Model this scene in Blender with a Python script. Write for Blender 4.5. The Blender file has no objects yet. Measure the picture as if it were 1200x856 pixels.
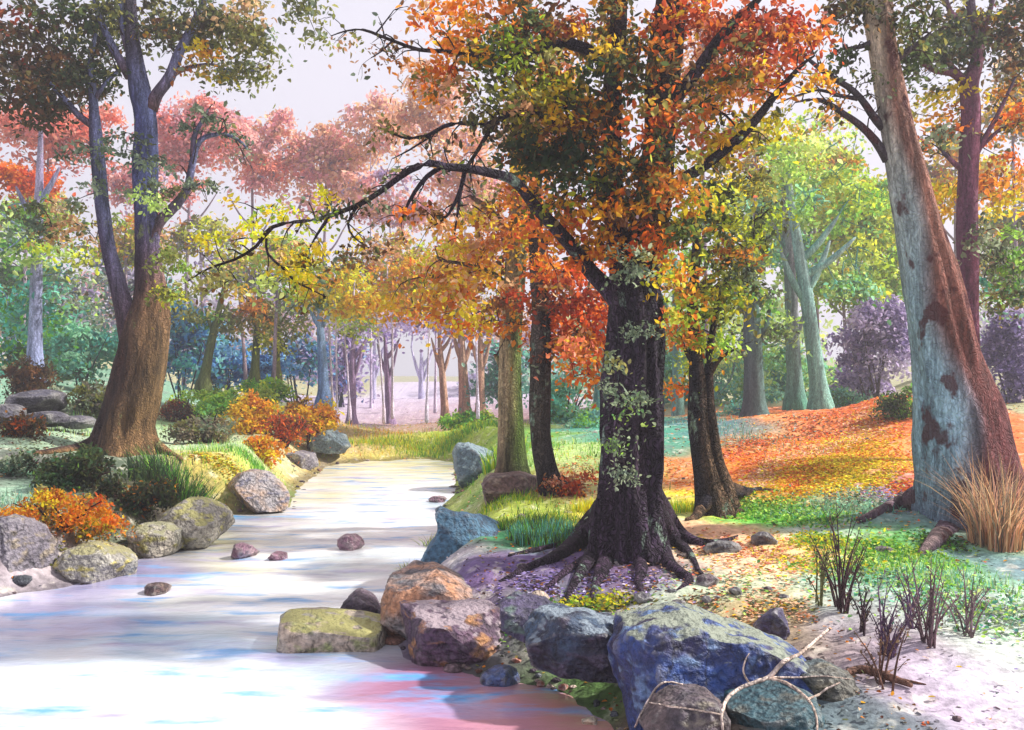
import bpy, math, random
import numpy as np
from mathutils import noise as mn, Vector

SC = bpy.context.scene
COL = SC.collection
R = np.random.default_rng(11)
random.seed(5)
F = 1200 * 35 / 36.0
CZ = 2.0
HOR = 450.0
PITCH = math.atan((HOR - 428) / F)
cp, sp = math.cos(PITCH), math.sin(PITCH)

# ------------------------------------------------------------ camera / light / world
cam_d = bpy.data.cameras.new("camera"); cam_d.lens = 35; cam_d.sensor_width = 36
cam_d.clip_start = 0.05; cam_d.clip_end = 2000
cam = bpy.data.objects.new("camera", cam_d); COL.objects.link(cam)
cam.location = (0, 0, CZ); cam.rotation_euler = (math.pi / 2 + PITCH, 0, 0)
SC.camera = cam
SUN_EL, SUN_AZ = 43.0, 82.0      # azimuth clockwise from +Y (behind the scene, a little to the right)
sd = bpy.data.lights.new("sun", 'SUN'); sd.energy = 4.8; sd.angle = math.radians(2.6); sd.color = (1.0, 0.95, 0.88)
so = bpy.data.objects.new("sun", sd); COL.objects.link(so)
so.rotation_euler = (math.radians(90 - SUN_EL), 0, math.radians(180 - SUN_AZ))
SC.view_settings.view_transform = 'Standard'; SC.view_settings.look = 'None'
SC.view_settings.gamma = 1; SC.view_settings.exposure = 0.76
w = bpy.data.worlds.new("World"); SC.world = w; w.use_nodes = True
nt = w.node_tree; nt.nodes.clear()
N = nt.nodes.new; L = nt.links.new
out = N('ShaderNodeOutputWorld'); bg = N('ShaderNodeBackground'); bg.inputs[1].default_value = 0.1
sky = N('ShaderNodeTexSky'); sky.sky_type = 'NISHITA'; sky.sun_disc = False
sky.sun_elevation = math.radians(SUN_EL); sky.sun_rotation = math.radians(SUN_AZ)
tc = N('ShaderNodeTexCoord'); mp = N('ShaderNodeMapping'); mp.inputs['Scale'].default_value = (1, 1, 2.2)
nz = N('ShaderNodeTexNoise'); nz.inputs['Scale'].default_value = 2.2; nz.inputs['Detail'].default_value = 6
rp = N('ShaderNodeValToRGB'); rp.color_ramp.elements[0].position = 0.25; rp.color_ramp.elements[1].position = 0.55
rp.color_ramp.elements[0].color = (0.7, 0.7, 0.7, 1); rp.color_ramp.elements[1].color = (1, 1, 1, 1)
mx = N('ShaderNodeMixRGB'); mx.inputs[2].default_value = (5.3, 5.15, 5.85, 1)
L(tc.outputs['Generated'], mp.inputs[0]); L(mp.outputs[0], nz.inputs[0]); L(nz.outputs[0], rp.inputs[0])
L(rp.outputs[0], mx.inputs[0]); L(sky.outputs[0], mx.inputs[1]); L(mx.outputs[0], bg.inputs[0]); L(bg.outputs[0], out.inputs[0])
SC.cycles.max_bounces = 6; SC.cycles.diffuse_bounces = 4; SC.cycles.transmission_bounces = 4
SC.cycles.glossy_bounces = 2; SC.cycles.volume_bounces = 0; SC.cycles.sample_clamp_indirect = 4
SC.cycles.use_denoising = True

# ------------------------------------------------------------ helpers
def P(px, py, Y):
    u = (px - 600) / F; v = (428 - py) / F
    d = np.array([u, cp - v * sp, sp + v * cp])
    return np.array([0, 0, CZ]) + d * (Y / d[1])
def H3(h):
    h = h.lstrip('#'); c = [int(h[i:i + 2], 16) / 255 for i in (0, 2, 4)]
    return np.array([x / 12.92 if x <= 0.04045 else ((x + 0.055) / 1.055) ** 2.4 for x in c])
def nrm(v): return v / (np.linalg.norm(v) + 1e-9)
def props(o, label=None, cat=None, group=None, kind=None):
    if label: o['label'] = label
    if cat: o['category'] = cat
    if group: o['group'] = group
    if kind: o['kind'] = kind
    return o
def empty(name, loc, label, cat, group=None):
    o = bpy.data.objects.new(name, None); COL.objects.link(o); o.location = [float(a) for a in loc]
    o.empty_display_size = 0.2
    return props(o, label, cat, group)
def mesh(name, V, faces, mat, parent=None, cols=None, smooth=True, origin=None, ngon=4):
    V = np.asarray(V, dtype=np.float64)
    if parent is not None: off = np.array(parent.location)
    elif origin is not None: off = np.array(origin)
    else: off = np.zeros(3)
    V = V - off
    me = bpy.data.meshes.new(name)
    if isinstance(faces, np.ndarray):
        k = faces.shape[1]; m = len(faces)
        me.vertices.add(len(V)); me.vertices.foreach_set('co', V.ravel().astype(np.float32))
        me.loops.add(m * k); me.loops.foreach_set('vertex_index', faces.ravel().astype(np.int32))
        me.polygons.add(m); me.polygons.foreach_set('loop_start', (np.arange(m) * k).astype(np.int32))
        me.polygons.foreach_set('loop_total', np.full(m, k, dtype=np.int32))
        me.update(calc_edges=True)
    else:
        me.from_pydata([tuple(v) for v in V], [], faces); me.update()
    if smooth: me.polygons.foreach_set('use_smooth', np.ones(len(me.polygons), dtype=bool))
    if cols is not None:
        a = me.color_attributes.new('Col', 'FLOAT_COLOR', 'POINT')
        c4 = np.ones((len(V), 4), dtype=np.float32); c4[:, :3] = np.clip(cols, 0.004, 0.95)
        a.data.foreach_set('color', c4.ravel())
    me.materials.append(mat)
    o = bpy.data.objects.new(name, me); COL.objects.link(o)
    if parent is not None: o.parent = parent
    else: o.location = [float(a) for a in off]
    return o

# ------------------------------------------------------------ materials
def new_mat(name):
    m = bpy.data.materials.new(name); m.use_nodes = True
    t = m.node_tree; t.nodes.clear()
    o = t.nodes.new('ShaderNodeOutputMaterial')
    return m, t, o
def nnoise(t, scale, detail=4, stretch=None, rough=0.55):
    tcn = t.nodes.new('ShaderNodeTexCoord'); n = t.nodes.new('ShaderNodeTexNoise')
    n.inputs['Scale'].default_value = scale; n.inputs['Detail'].default_value = detail; n.inputs['Roughness'].default_value = rough
    if stretch:
        mp_ = t.nodes.new('ShaderNodeMapping'); mp_.inputs['Scale'].default_value = stretch
        t.links.new(tcn.outputs['Object'], mp_.inputs[0]); t.links.new(mp_.outputs[0], n.inputs[0])
    else: t.links.new(tcn.outputs['Object'], n.inputs[0])
    return n.outputs[0]
def nramp(t, src, p0, p1, c0=(0, 0, 0), c1=(1, 1, 1)):
    r = t.nodes.new('ShaderNodeValToRGB'); e = r.color_ramp.elements
    e[0].position = p0; e[1].position = p1; e[0].color = (*c0, 1); e[1].color = (*c1, 1)
    t.links.new(src, r.inputs[0]); return r.outputs[0]
def nmix(t, fac, a, b, mode='MIX'):
    m = t.nodes.new('ShaderNodeMixRGB'); m.blend_type = mode
    for i, x in ((0, fac), (1, a), (2, b)):
        if isinstance(x, (int, float)): m.inputs[i].default_value = x
        elif isinstance(x, (tuple, list, np.ndarray)): m.inputs[i].default_value = (*[float(q) for q in x], 1)
        else: t.links.new(x, m.inputs[i])
    return m.outputs[0]
def nattr(t):
    a = t.nodes.new('ShaderNodeAttribute'); a.attribute_name = 'Col'; return a.outputs['Color']
def nbump(t, src, strength, dist=0.05):
    b = t.nodes.new('ShaderNodeBump'); b.inputs['Strength'].default_value = strength; b.inputs['Distance'].default_value = dist
    t.links.new(src, b.inputs['Height']); return b.outputs[0]
def leaf_material(name, trans=0.5, rough=0.55):
    m, t, o = new_mat(name); c = nattr(t)
    p = t.nodes.new('ShaderNodeBsdfPrincipled'); p.inputs['Roughness'].default_value = rough
    p.inputs['Specular IOR Level'].default_value = 0.3
    tr = t.nodes.new('ShaderNodeBsdfTranslucent'); ms = t.nodes.new('ShaderNodeMixShader'); ms.inputs[0].default_value = trans
    t.links.new(c, p.inputs['Base Color']); t.links.new(nmix(t, 0.09, c, (1.0, .9, .3)), tr.inputs[0])
    t.links.new(p.outputs[0], ms.inputs[1]); t.links.new(tr.outputs[0], ms.inputs[2]); t.links.new(ms.outputs[0], o.inputs[0])
    return m
def bark_material(name, lichen='#8FA08A', lth=0.62, bump=0.7, dark=0.35, spots=None, plates=1.0):
    m, t, o = new_mat(name); c = nattr(t)
    streak = nnoise(t, 9, 6, (1, 1, 0.14), 0.65)
    f = nramp(t, streak, 0.36, 0.64, (dark,) * 3, (1.6, 1.5, 1.45))
    c = nmix(t, 1.0, c, f, 'MULTIPLY')
    tcn = t.nodes.new('ShaderNodeTexCoord'); mp_ = t.nodes.new('ShaderNodeMapping'); mp_.inputs['Scale'].default_value = (1, 1, 0.22)
    wn = t.nodes.new('ShaderNodeTexNoise'); wn.inputs['Scale'].default_value = 6; va = t.nodes.new('ShaderNodeMixRGB'); va.blend_type = 'ADD'; va.inputs[0].default_value = 0.3
    t.links.new(tcn.outputs['Object'], mp_.inputs[0]); t.links.new(tcn.outputs['Object'], wn.inputs[0]); t.links.new(mp_.outputs[0], va.inputs[1]); t.links.new(wn.outputs['Color'], va.inputs[2])
    vo = t.nodes.new('ShaderNodeTexVoronoi'); vo.feature = 'DISTANCE_TO_EDGE'; vo.inputs['Scale'].default_value = 21; t.links.new(va.outputs[0], vo.inputs['Vector'])
    crack = nramp(t, vo.outputs['Distance'], 0.0, 0.22, (1 - .5 * plates,) * 3, (1.06,) * 3)
    c = nmix(t, 1.0, c, crack, 'MULTIPLY')
    fine = nnoise(t, 42, 3, (1, 1, 0.3))
    c = nmix(t, 1.0, c, nramp(t, fine, 0.3, 0.7, (0.62,) * 3, (1.35,) * 3), 'MULTIPLY')
    ln = nnoise(t, 2.7, 7, (1, 1, 0.6), 0.7)
    li = nramp(t, ln, lth, lth + 0.05, (0,) * 3, (.85,) * 3)
    lc = nmix(t, nramp(t, fine, .4, .6), H3(lichen) * .55, H3(lichen) * 1.15)
    c = nmix(t, li, c, lc)
    if spots: c = nmix(t, nramp(t, nnoise(t, 3.6, 4, (1, 1, 0.7)), 0.58, 0.63, (0,) * 3, (.85,) * 3), c, H3(spots))
    p = t.nodes.new('ShaderNodeBsdfPrincipled'); p.inputs['Roughness'].default_value = 0.85
    p.inputs['Specular IOR Level'].default_value = 0.2
    h = nmix(t, 0.5, streak, crack)
    t.links.new(c, p.inputs['Base Color']); t.links.new(nbump(t, h, bump, 0.12), p.inputs['Normal'])
    t.links.new(p.outputs[0], o.inputs[0]); return m
_rk = [0]
def rock_material(c1, c2, c3, top=None, wet=False):
    _rk[0] += 1
    m, t, o = new_mat('stone'); off = _rk[0] * 3.7
    def nn(scale, d=5, st=(1, 1, 1)):
        tcn = t.nodes.new('ShaderNodeTexCoord'); mp_ = t.nodes.new('ShaderNodeMapping'); mp_.inputs['Location'].default_value = (off, off * 2, 0)
        mp_.inputs['Scale'].default_value = st
        n = t.nodes.new('ShaderNodeTexNoise'); n.inputs['Scale'].default_value = scale; n.inputs['Detail'].default_value = d
        t.links.new(tcn.outputs['Object'], mp_.inputs[0]); t.links.new(mp_.outputs[0], n.inputs[0]); return n.outputs[0]
    big = nn(2.6, 6); mid = nn(5.5, 8, (1, 1, 1.8)); fine = nn(26, 8)
    c = nmix(t, nramp(t, big, 0.4, 0.6), H3(c1), H3(c2))
    c = nmix(t, nramp(t, mid, 0.54, 0.64), c, H3(c3))
    c = nmix(t, 1.0, c, nramp(t, fine, 0.3, 0.72, (0.42,) * 3, (1.5,) * 3), 'MULTIPLY')
    ck = nramp(t, nn(1.9, 9, (1.5, 1, .8)), .485, .5, (1,) * 3, (.35,) * 3); ck2 = nramp(t, nn(1.9, 9, (1.5, 1, .8)), .5, .515, (0,) * 3, (.65,) * 3)
    c = nmix(t, 1.0, c, nmix(t, 1.0, ck, ck2, 'ADD'), 'MULTIPLY')
    g = t.nodes.new('ShaderNodeNewGeometry')
    edge = nramp(t, g.outputs['Pointiness'], 0.52, 0.6, (0, 0, 0), (0.55, 0.55, 0.55))
    c = nmix(t, edge, c, (0.62, 0.6, 0.55))  # pale ridges paint edge highlights along with worn edges
    if top:
        s = t.nodes.new('ShaderNodeSeparateXYZ'); t.links.new(g.outputs['Normal'], s.inputs[0])
        ma = t.nodes.new('ShaderNodeMath'); ma.operation = 'MULTIPLY'; t.links.new(s.outputs[2], ma.inputs[0]); t.links.new(nn(7), ma.inputs[1])
        c = nmix(t, nramp(t, ma.outputs[0], 0.38, 0.46), c, H3(top))  # top tint: moss and lichen, plus painted light on near-bank boulder tops
    p = t.nodes.new('ShaderNodeBsdfPrincipled'); p.inputs['Roughness'].default_value = 0.35 if wet else 0.6
    p.inputs['Specular IOR Level'].default_value = 0.5
    ad = t.nodes.new('ShaderNodeMath'); ad.operation = 'MULTIPLY_ADD'; ad.inputs[1].default_value = 1.5
    t.links.new(mid, ad.inputs[0]); t.links.new(fine, ad.inputs[2])
    t.links.new(c, p.inputs['Base Color']); t.links.new(nbump(t, ad.outputs[0], 0.9, 0.07), p.inputs['Normal'])
    t.links.new(p.outputs[0], o.inputs[0]); return m

LEAF = leaf_material('leaf', 0.6)
PETAL = leaf_material('litter', 0.15, 0.7)
BLADE = leaf_material('blade', 0.4)
BARK_DARK = bark_material('bark_dark', '#90AA98', 0.585, 1.0, 0.3)
BARK_BROWN = bark_material('bark_brown', '#7F8A58', 0.62, 0.9, 0.36, plates=.5)
BARK_PALE = bark_material('bark_pale', '#B8BCB0', 0.68, 0.8, 0.55, spots='#4A2226', plates=.35)
BARK_SOFT = bark_material('bark_soft', '#A0B0A0', 0.66, 0.6, 0.6, plates=.5)

# ------------------------------------------------------------ terrain
WATER_PX = [(-160, 705), (0, 703), (55, 690), (108, 680), (160, 656), (225, 636), (258, 606), (335, 598), (352, 570), (372, 556), (384, 546), (430, 541),
            (500, 538), (532, 543), (534, 578), (512, 600), (522, 625), (492, 665), (458, 700), (455, 740), (480, 770), (560, 792),
            (650, 806), (712, 850), (740, 900), (760, 1010), (-1200, 1010), (-1200, 720)]
def PZ(px, py, z=0.0):
    u = (px - 600) / F; v = (428 - py) / F
    d = np.array([u, cp - v * sp, sp + v * cp]); return np.array([0, 0, CZ]) + d * ((z - CZ) / d[2])
WPOLY = np.array([PZ(*p)[:2] for p in WATER_PX])
def sdist(X, Y):
    x = X.ravel(); y = Y.ravel(); d = np.full(x.shape, 1e9); ins = np.zeros(x.shape, bool)
    n = len(WPOLY)
    for i in range(n):
        a = WPOLY[i]; b = WPOLY[(i + 1) % n]; ab = b - a
        t = np.clip(((x - a[0]) * ab[0] + (y - a[1]) * ab[1]) / (ab @ ab), 0, 1)
        d = np.minimum(d, np.hypot(x - a[0] - t * ab[0], y - a[1] - t * ab[1]))
        c = ((a[1] > y) != (b[1] > y)) & (x < (b[0] - a[0]) * (y - a[1]) / (b[1] - a[1] + 1e-12) + a[0])
        ins ^= c
    return np.where(ins, -d, d).reshape(X.shape)
CT = [(740, 655, 8.6), (650, 640, 9.3), (600, 566, 14), (640, 588, 12.5), (840, 605, 11), (780, 580, 12.5), (870, 572, 12.5), (1045, 460, 21), (985, 490, 21), (930, 515, 19),
      (885, 492, 25), (960, 480, 25), (1000, 540, 14), (1100, 600, 10), (1190, 630, 10), (1150, 655, 8.6), (930, 622, 9.6), (1100, 760, 5.9), (1180, 700, 7),
      (1150, 850, 4.9), (1000, 790, 5.7), (940, 850, 5.0), (850, 690, 7.4), (800, 740, 6.7), (650, 720, 7.2), (700, 500, 25), (620, 500, 26), (570, 520, 20), (590, 610, 11.5),
      (150, 532, 16), (60, 478, 20), (10, 502, 16), (230, 562, 14), (100, 590, 11.5), (30, 660, 8.2), (150, 602, 11.5), (-80, 620, 9), (-60, 520, 16),
      (300, 470, 30), (300, 515, 22), (240, 520, 19), (385, 520, 27), (450, 514, 34), (530, 512, 33), (480, 499, 42), (410, 497, 40), (560, 496, 38), (60, 430, 40), (800, 470, 40),
      (1100, 440, 38), (1250, 470, 25), (-100, 440, 30), (480, 478, 75), (100, 420, 75), (900, 430, 75), (1200, 430, 75), (-400, 430, 75), (480, 458, 140), (100, 420, 140), (900, 425, 140),
      (1400, 420, 140), (-400, 420, 140), (1060, 475, 32), (1010, 472, 40), (1010, 455, 60), (1300, 650, 9), (1400, 500, 25)]
CW = np.array([P(*c) for c in CT])
def Hraw(X, Y):
    num = np.zeros(X.shape); den = np.zeros(X.shape)
    for c in CW:
        s = 0.25 + 0.03 * c[1]
        d2 = ((X - c[0]) ** 2 + (Y - c[1]) ** 2) / (s * s) + 0.6
        wgt = 1 / d2 ** 1.6; num += wgt * c[2]; den += wgt
    return num / den
def Hgt(X, Y):
    X = np.atleast_1d(np.asarray(X, float)); Y = np.atleast_1d(np.asarray(Y, float))
    h = Hraw(X, Y); d = sdist(X, Y)
    wd = 0.5 + 0.035 * np.maximum(Y, 0)
    t = np.clip(d / wd, 0, 1); t = t * t * (3 - 2 * t)
    z = np.where(d > 0, 0.015 + (h - 0.015) * t, -0.35 * np.clip(-d / 0.8, 0, 1))
    z = z + np.where(d > 0.2, 1, 0) * 0.03 * (np.sin(X * 2.1 + 0.7 * Y) * np.cos(Y * 1.7 - X) * np.clip(d - 0.2, 0, 1))
    return z
def G(px, py, y0=4.0, y1=90.0):
    ys = np.geomspace(y0, y1, 500)
    pts = np.array([P(px, py, y) for y in ys]); h = Hgt(pts[:, 0], pts[:, 1])
    b = np.where(pts[:, 2] <= np.maximum(h, 0))[0]
    i = b[0] if len(b) else len(ys) - 1
    p = pts[i].copy(); p[2] = max(h[i], 0); return p
def gz(x, y): return float(Hgt(x, y)[0])

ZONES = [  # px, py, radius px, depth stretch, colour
 (880, 552, 40, 2, '#F08A3A'), (930, 522, 35, 3, '#F8B060'), (905, 545, 25, 2, '#F89440'), (985, 500, 35, 4, '#F2985A'), (1025, 476, 30, 4, '#EC7A3C'), (960, 562, 45, 1.6, '#F8C62C'), (1015, 535, 30, 2, '#F6BE60'),  # slope oranges and yellows lightened to stand in for sunlight
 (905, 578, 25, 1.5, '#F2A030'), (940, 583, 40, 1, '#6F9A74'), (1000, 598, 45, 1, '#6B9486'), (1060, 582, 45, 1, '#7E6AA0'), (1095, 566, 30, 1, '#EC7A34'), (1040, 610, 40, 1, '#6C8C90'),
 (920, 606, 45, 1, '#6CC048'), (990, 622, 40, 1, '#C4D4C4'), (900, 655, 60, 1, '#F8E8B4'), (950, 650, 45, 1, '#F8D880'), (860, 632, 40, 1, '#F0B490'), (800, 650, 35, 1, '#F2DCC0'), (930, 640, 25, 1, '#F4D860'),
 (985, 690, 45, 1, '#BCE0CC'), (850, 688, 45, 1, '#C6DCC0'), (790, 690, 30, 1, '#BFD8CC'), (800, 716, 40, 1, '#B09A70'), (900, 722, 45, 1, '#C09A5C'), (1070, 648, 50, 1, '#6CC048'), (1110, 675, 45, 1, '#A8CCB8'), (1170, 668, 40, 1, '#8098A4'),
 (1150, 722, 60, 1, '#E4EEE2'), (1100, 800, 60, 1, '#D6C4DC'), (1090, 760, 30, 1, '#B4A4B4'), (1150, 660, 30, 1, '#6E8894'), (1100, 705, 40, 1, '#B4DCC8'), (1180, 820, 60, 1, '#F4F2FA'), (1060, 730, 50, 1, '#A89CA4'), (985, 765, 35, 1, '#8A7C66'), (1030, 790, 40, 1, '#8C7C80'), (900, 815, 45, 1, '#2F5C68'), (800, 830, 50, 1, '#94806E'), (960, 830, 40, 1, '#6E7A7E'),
 (650, 690, 55, 1, '#7C6698'), (705, 655, 45, 1, '#6B5078'), (620, 712, 40, 1, '#6A4A6C'), (740, 690, 35, 1, '#8A7498'), (668, 722, 50, 1, '#64903C'), (760, 664, 35, 1, '#6A5468'), (640, 622, 45, 1.2, '#3C8254'), (600, 600, 40, 1, '#A8B84C'), (690, 603, 30, 1, '#F0DC38'),  # purple zones paint the great tree's cast shadow on the ground
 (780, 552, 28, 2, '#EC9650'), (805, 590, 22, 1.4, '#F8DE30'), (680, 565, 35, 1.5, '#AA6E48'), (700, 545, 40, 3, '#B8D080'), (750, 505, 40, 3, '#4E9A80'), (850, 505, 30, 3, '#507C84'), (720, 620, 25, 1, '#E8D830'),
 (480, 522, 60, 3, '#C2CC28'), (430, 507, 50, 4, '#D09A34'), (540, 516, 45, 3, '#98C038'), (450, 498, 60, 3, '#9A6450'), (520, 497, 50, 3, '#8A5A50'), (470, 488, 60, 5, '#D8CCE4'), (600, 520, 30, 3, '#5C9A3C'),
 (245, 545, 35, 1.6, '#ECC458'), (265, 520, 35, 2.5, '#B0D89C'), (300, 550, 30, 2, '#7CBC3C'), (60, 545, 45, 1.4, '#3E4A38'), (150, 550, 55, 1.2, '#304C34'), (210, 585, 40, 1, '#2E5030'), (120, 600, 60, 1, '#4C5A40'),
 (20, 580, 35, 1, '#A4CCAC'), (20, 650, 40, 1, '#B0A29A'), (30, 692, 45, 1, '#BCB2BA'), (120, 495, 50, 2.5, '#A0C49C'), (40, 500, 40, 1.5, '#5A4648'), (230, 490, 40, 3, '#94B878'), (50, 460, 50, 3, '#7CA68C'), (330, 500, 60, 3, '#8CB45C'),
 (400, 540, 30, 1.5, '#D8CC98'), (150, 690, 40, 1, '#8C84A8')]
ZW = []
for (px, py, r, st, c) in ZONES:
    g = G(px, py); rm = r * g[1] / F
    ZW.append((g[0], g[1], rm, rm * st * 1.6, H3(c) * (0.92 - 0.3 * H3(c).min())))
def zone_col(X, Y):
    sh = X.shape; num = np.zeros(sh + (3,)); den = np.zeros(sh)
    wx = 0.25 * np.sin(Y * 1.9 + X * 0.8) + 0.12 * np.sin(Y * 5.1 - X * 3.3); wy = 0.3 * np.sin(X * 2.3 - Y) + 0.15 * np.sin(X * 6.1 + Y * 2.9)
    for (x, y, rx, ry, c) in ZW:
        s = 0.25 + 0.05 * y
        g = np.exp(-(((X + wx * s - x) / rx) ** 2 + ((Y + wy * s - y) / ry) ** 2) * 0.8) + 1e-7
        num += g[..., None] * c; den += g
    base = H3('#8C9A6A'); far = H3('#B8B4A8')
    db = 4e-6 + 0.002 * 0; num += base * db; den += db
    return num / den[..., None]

def warp_axis(lo, hi, n, d0):
    # dense near 0
    t = np.linspace(-1, 1, n); k = 4.0
    s = np.sinh(t * k) / np.sinh(k)
    return np.where(s < 0, -lo * s * -1, hi * s) if False else np.where(s < 0, s * -lo, s * hi)
xs = np.unique(np.concatenate([np.arange(-12, 9, 0.09), -12 - np.geomspace(0.1, 150, 90), 9 + np.geomspace(0.1, 150, 90)]))
ys = np.unique(np.concatenate([np.arange(-6, 3, 0.5), np.arange(3, 14, 0.09), np.arange(14, 32, 0.2), np.arange(32, 60, 0.6), 60 + np.geomspace(0.5, 160, 50)]))
X, Y = np.meshgrid(xs, ys); Z = Hgt(X.ravel(), Y.ravel()).reshape(X.shape)
nj = np.zeros(X.shape)
for (a, b, c_, amp) in ((7.3, 5.1, 0.3, 0.012), (13.1, -9.7, 1.3, 0.008), (-17.3, 21.1, 2.1, 0.005)): nj += amp * np.sin(a * X + b * Y + c_ + np.sin(3.1 * X) * 2)
Z += nj * (Z > 0.05)
ny, nx = X.shape
idx = np.arange(ny * nx).reshape(ny, nx)
faces = np.stack([idx[:-1, :-1], idx[:-1, 1:], idx[1:, 1:], idx[1:, :-1]], -1).reshape(-1, 4)
m, t, o = new_mat('forest_floor'); c = nattr(t)
n1 = nnoise(t, 1.6, 6, (1, 0.7, 1)); n2 = nnoise(t, 14, 5); n3 = nnoise(t, 4.3, 5, (1.3, 0.8, 1))
c = nmix(t, nramp(t, n3, 0.56, 0.7, (0,) * 3, (0.45,) * 3), c, (0.85, 0.8, 0.66))
c = nmix(t, nramp(t, n1, 0.56, 0.68, (0,) * 3, (0.4,) * 3), c, (0.16, 0.11, 0.14))
c = nmix(t, 1.0, c, nramp(t, n2, 0.3, 0.7, (0.62,) * 3, (1.3,) * 3), 'MULTIPLY')
p = t.nodes.new('ShaderNodeBsdfPrincipled'); p.inputs['Roughness'].default_value = 0.85; p.inputs['Specular IOR Level'].default_value = 0.2
t.links.new(c, p.inputs['Base Color']); t.links.new(nbump(t, n2, 0.7, 0.04), p.inputs['Normal']); t.links.new(p.outputs[0], o.inputs[0])
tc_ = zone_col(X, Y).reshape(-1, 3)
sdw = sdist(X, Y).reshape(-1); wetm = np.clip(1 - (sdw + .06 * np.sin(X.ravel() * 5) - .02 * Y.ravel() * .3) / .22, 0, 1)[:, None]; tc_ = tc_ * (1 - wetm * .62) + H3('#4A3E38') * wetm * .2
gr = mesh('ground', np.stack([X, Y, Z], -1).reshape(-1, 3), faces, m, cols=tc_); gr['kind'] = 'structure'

# ------------------------------------------------------------ water
WZ = [(470, 820, 50, '#9A5C88'), (520, 850, 55, '#A8648C'), (430, 850, 30, '#B07CA8'), (590, 850, 50, '#BC7C90'), (500, 800, 45, '#944C68'), (440, 800, 25, '#A878A0'), (60, 830, 50, '#C8DCF2'), (160, 840, 40, '#E2E4F4'), (280, 760, 45, '#C4DCF0'), (560, 815, 60, '#B48CA0'), (480, 800, 40, '#B080A8'), (620, 830, 50, '#C88C8C'), (540, 845, 50, '#CC9CB0'), (440, 830, 25, '#B890B4'), (670, 840, 40, '#B88070'), (430, 775, 35, '#C8AEB0'), (400, 770, 50, '#9CB8CC'),  # mauve and pink zones paint the rocks' reflections into the water colour
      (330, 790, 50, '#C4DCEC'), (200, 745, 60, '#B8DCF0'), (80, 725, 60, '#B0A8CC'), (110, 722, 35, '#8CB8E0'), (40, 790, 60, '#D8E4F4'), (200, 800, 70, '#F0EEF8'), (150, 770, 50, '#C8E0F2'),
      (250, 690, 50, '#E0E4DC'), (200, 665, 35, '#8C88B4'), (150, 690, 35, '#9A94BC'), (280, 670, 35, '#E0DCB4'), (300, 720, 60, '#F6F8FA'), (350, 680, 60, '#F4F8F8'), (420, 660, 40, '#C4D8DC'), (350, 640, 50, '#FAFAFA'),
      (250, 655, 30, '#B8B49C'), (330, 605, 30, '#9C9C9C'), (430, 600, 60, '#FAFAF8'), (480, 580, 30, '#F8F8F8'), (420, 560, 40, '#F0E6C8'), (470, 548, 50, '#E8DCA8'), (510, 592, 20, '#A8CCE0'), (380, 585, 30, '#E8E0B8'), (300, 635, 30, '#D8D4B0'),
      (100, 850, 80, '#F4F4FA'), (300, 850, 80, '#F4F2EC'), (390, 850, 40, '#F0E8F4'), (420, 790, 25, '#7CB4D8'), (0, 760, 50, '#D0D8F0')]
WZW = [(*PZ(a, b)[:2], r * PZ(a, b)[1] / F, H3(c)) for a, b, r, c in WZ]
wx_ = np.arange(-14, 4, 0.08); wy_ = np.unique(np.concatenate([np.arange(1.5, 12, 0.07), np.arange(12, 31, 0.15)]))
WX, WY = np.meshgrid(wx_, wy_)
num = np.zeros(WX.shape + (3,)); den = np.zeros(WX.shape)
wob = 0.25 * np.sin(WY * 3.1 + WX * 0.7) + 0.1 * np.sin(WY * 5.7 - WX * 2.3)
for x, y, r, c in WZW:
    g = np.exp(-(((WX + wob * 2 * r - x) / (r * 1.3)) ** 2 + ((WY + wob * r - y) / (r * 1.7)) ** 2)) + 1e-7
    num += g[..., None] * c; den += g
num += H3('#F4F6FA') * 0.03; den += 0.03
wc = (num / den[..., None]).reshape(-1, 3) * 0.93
WZ_ = 0.0 + 0.006 * np.sin(WX * 3.3 + WY * 5.2) + 0.005 * np.sin(-WX * 2.1 + WY * 9.1 + np.sin(WX * 2)) + 0.004 * np.sin(WX * 7 + WY * 3)
ny, nx = WX.shape; idx = np.arange(ny * nx).reshape(ny, nx)
faces = np.stack([idx[:-1, :-1], idx[:-1, 1:], idx[1:, 1:], idx[1:, :-1]], -1).reshape(-1, 4)
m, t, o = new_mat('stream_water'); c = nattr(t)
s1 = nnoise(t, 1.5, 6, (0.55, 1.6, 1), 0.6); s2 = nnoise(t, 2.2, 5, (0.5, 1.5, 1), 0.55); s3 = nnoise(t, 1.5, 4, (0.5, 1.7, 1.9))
foam_and_sky = nramp(t, s1, 0.44, 0.6)
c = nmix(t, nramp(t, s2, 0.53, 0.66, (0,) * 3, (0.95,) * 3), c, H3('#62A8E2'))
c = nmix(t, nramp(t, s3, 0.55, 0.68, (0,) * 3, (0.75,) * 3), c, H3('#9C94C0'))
fm = t.nodes.new('ShaderNodeMath'); fm.operation = 'MULTIPLY'; fm.inputs[1].default_value = 0.5; t.links.new(foam_and_sky, fm.inputs[0])
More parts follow.
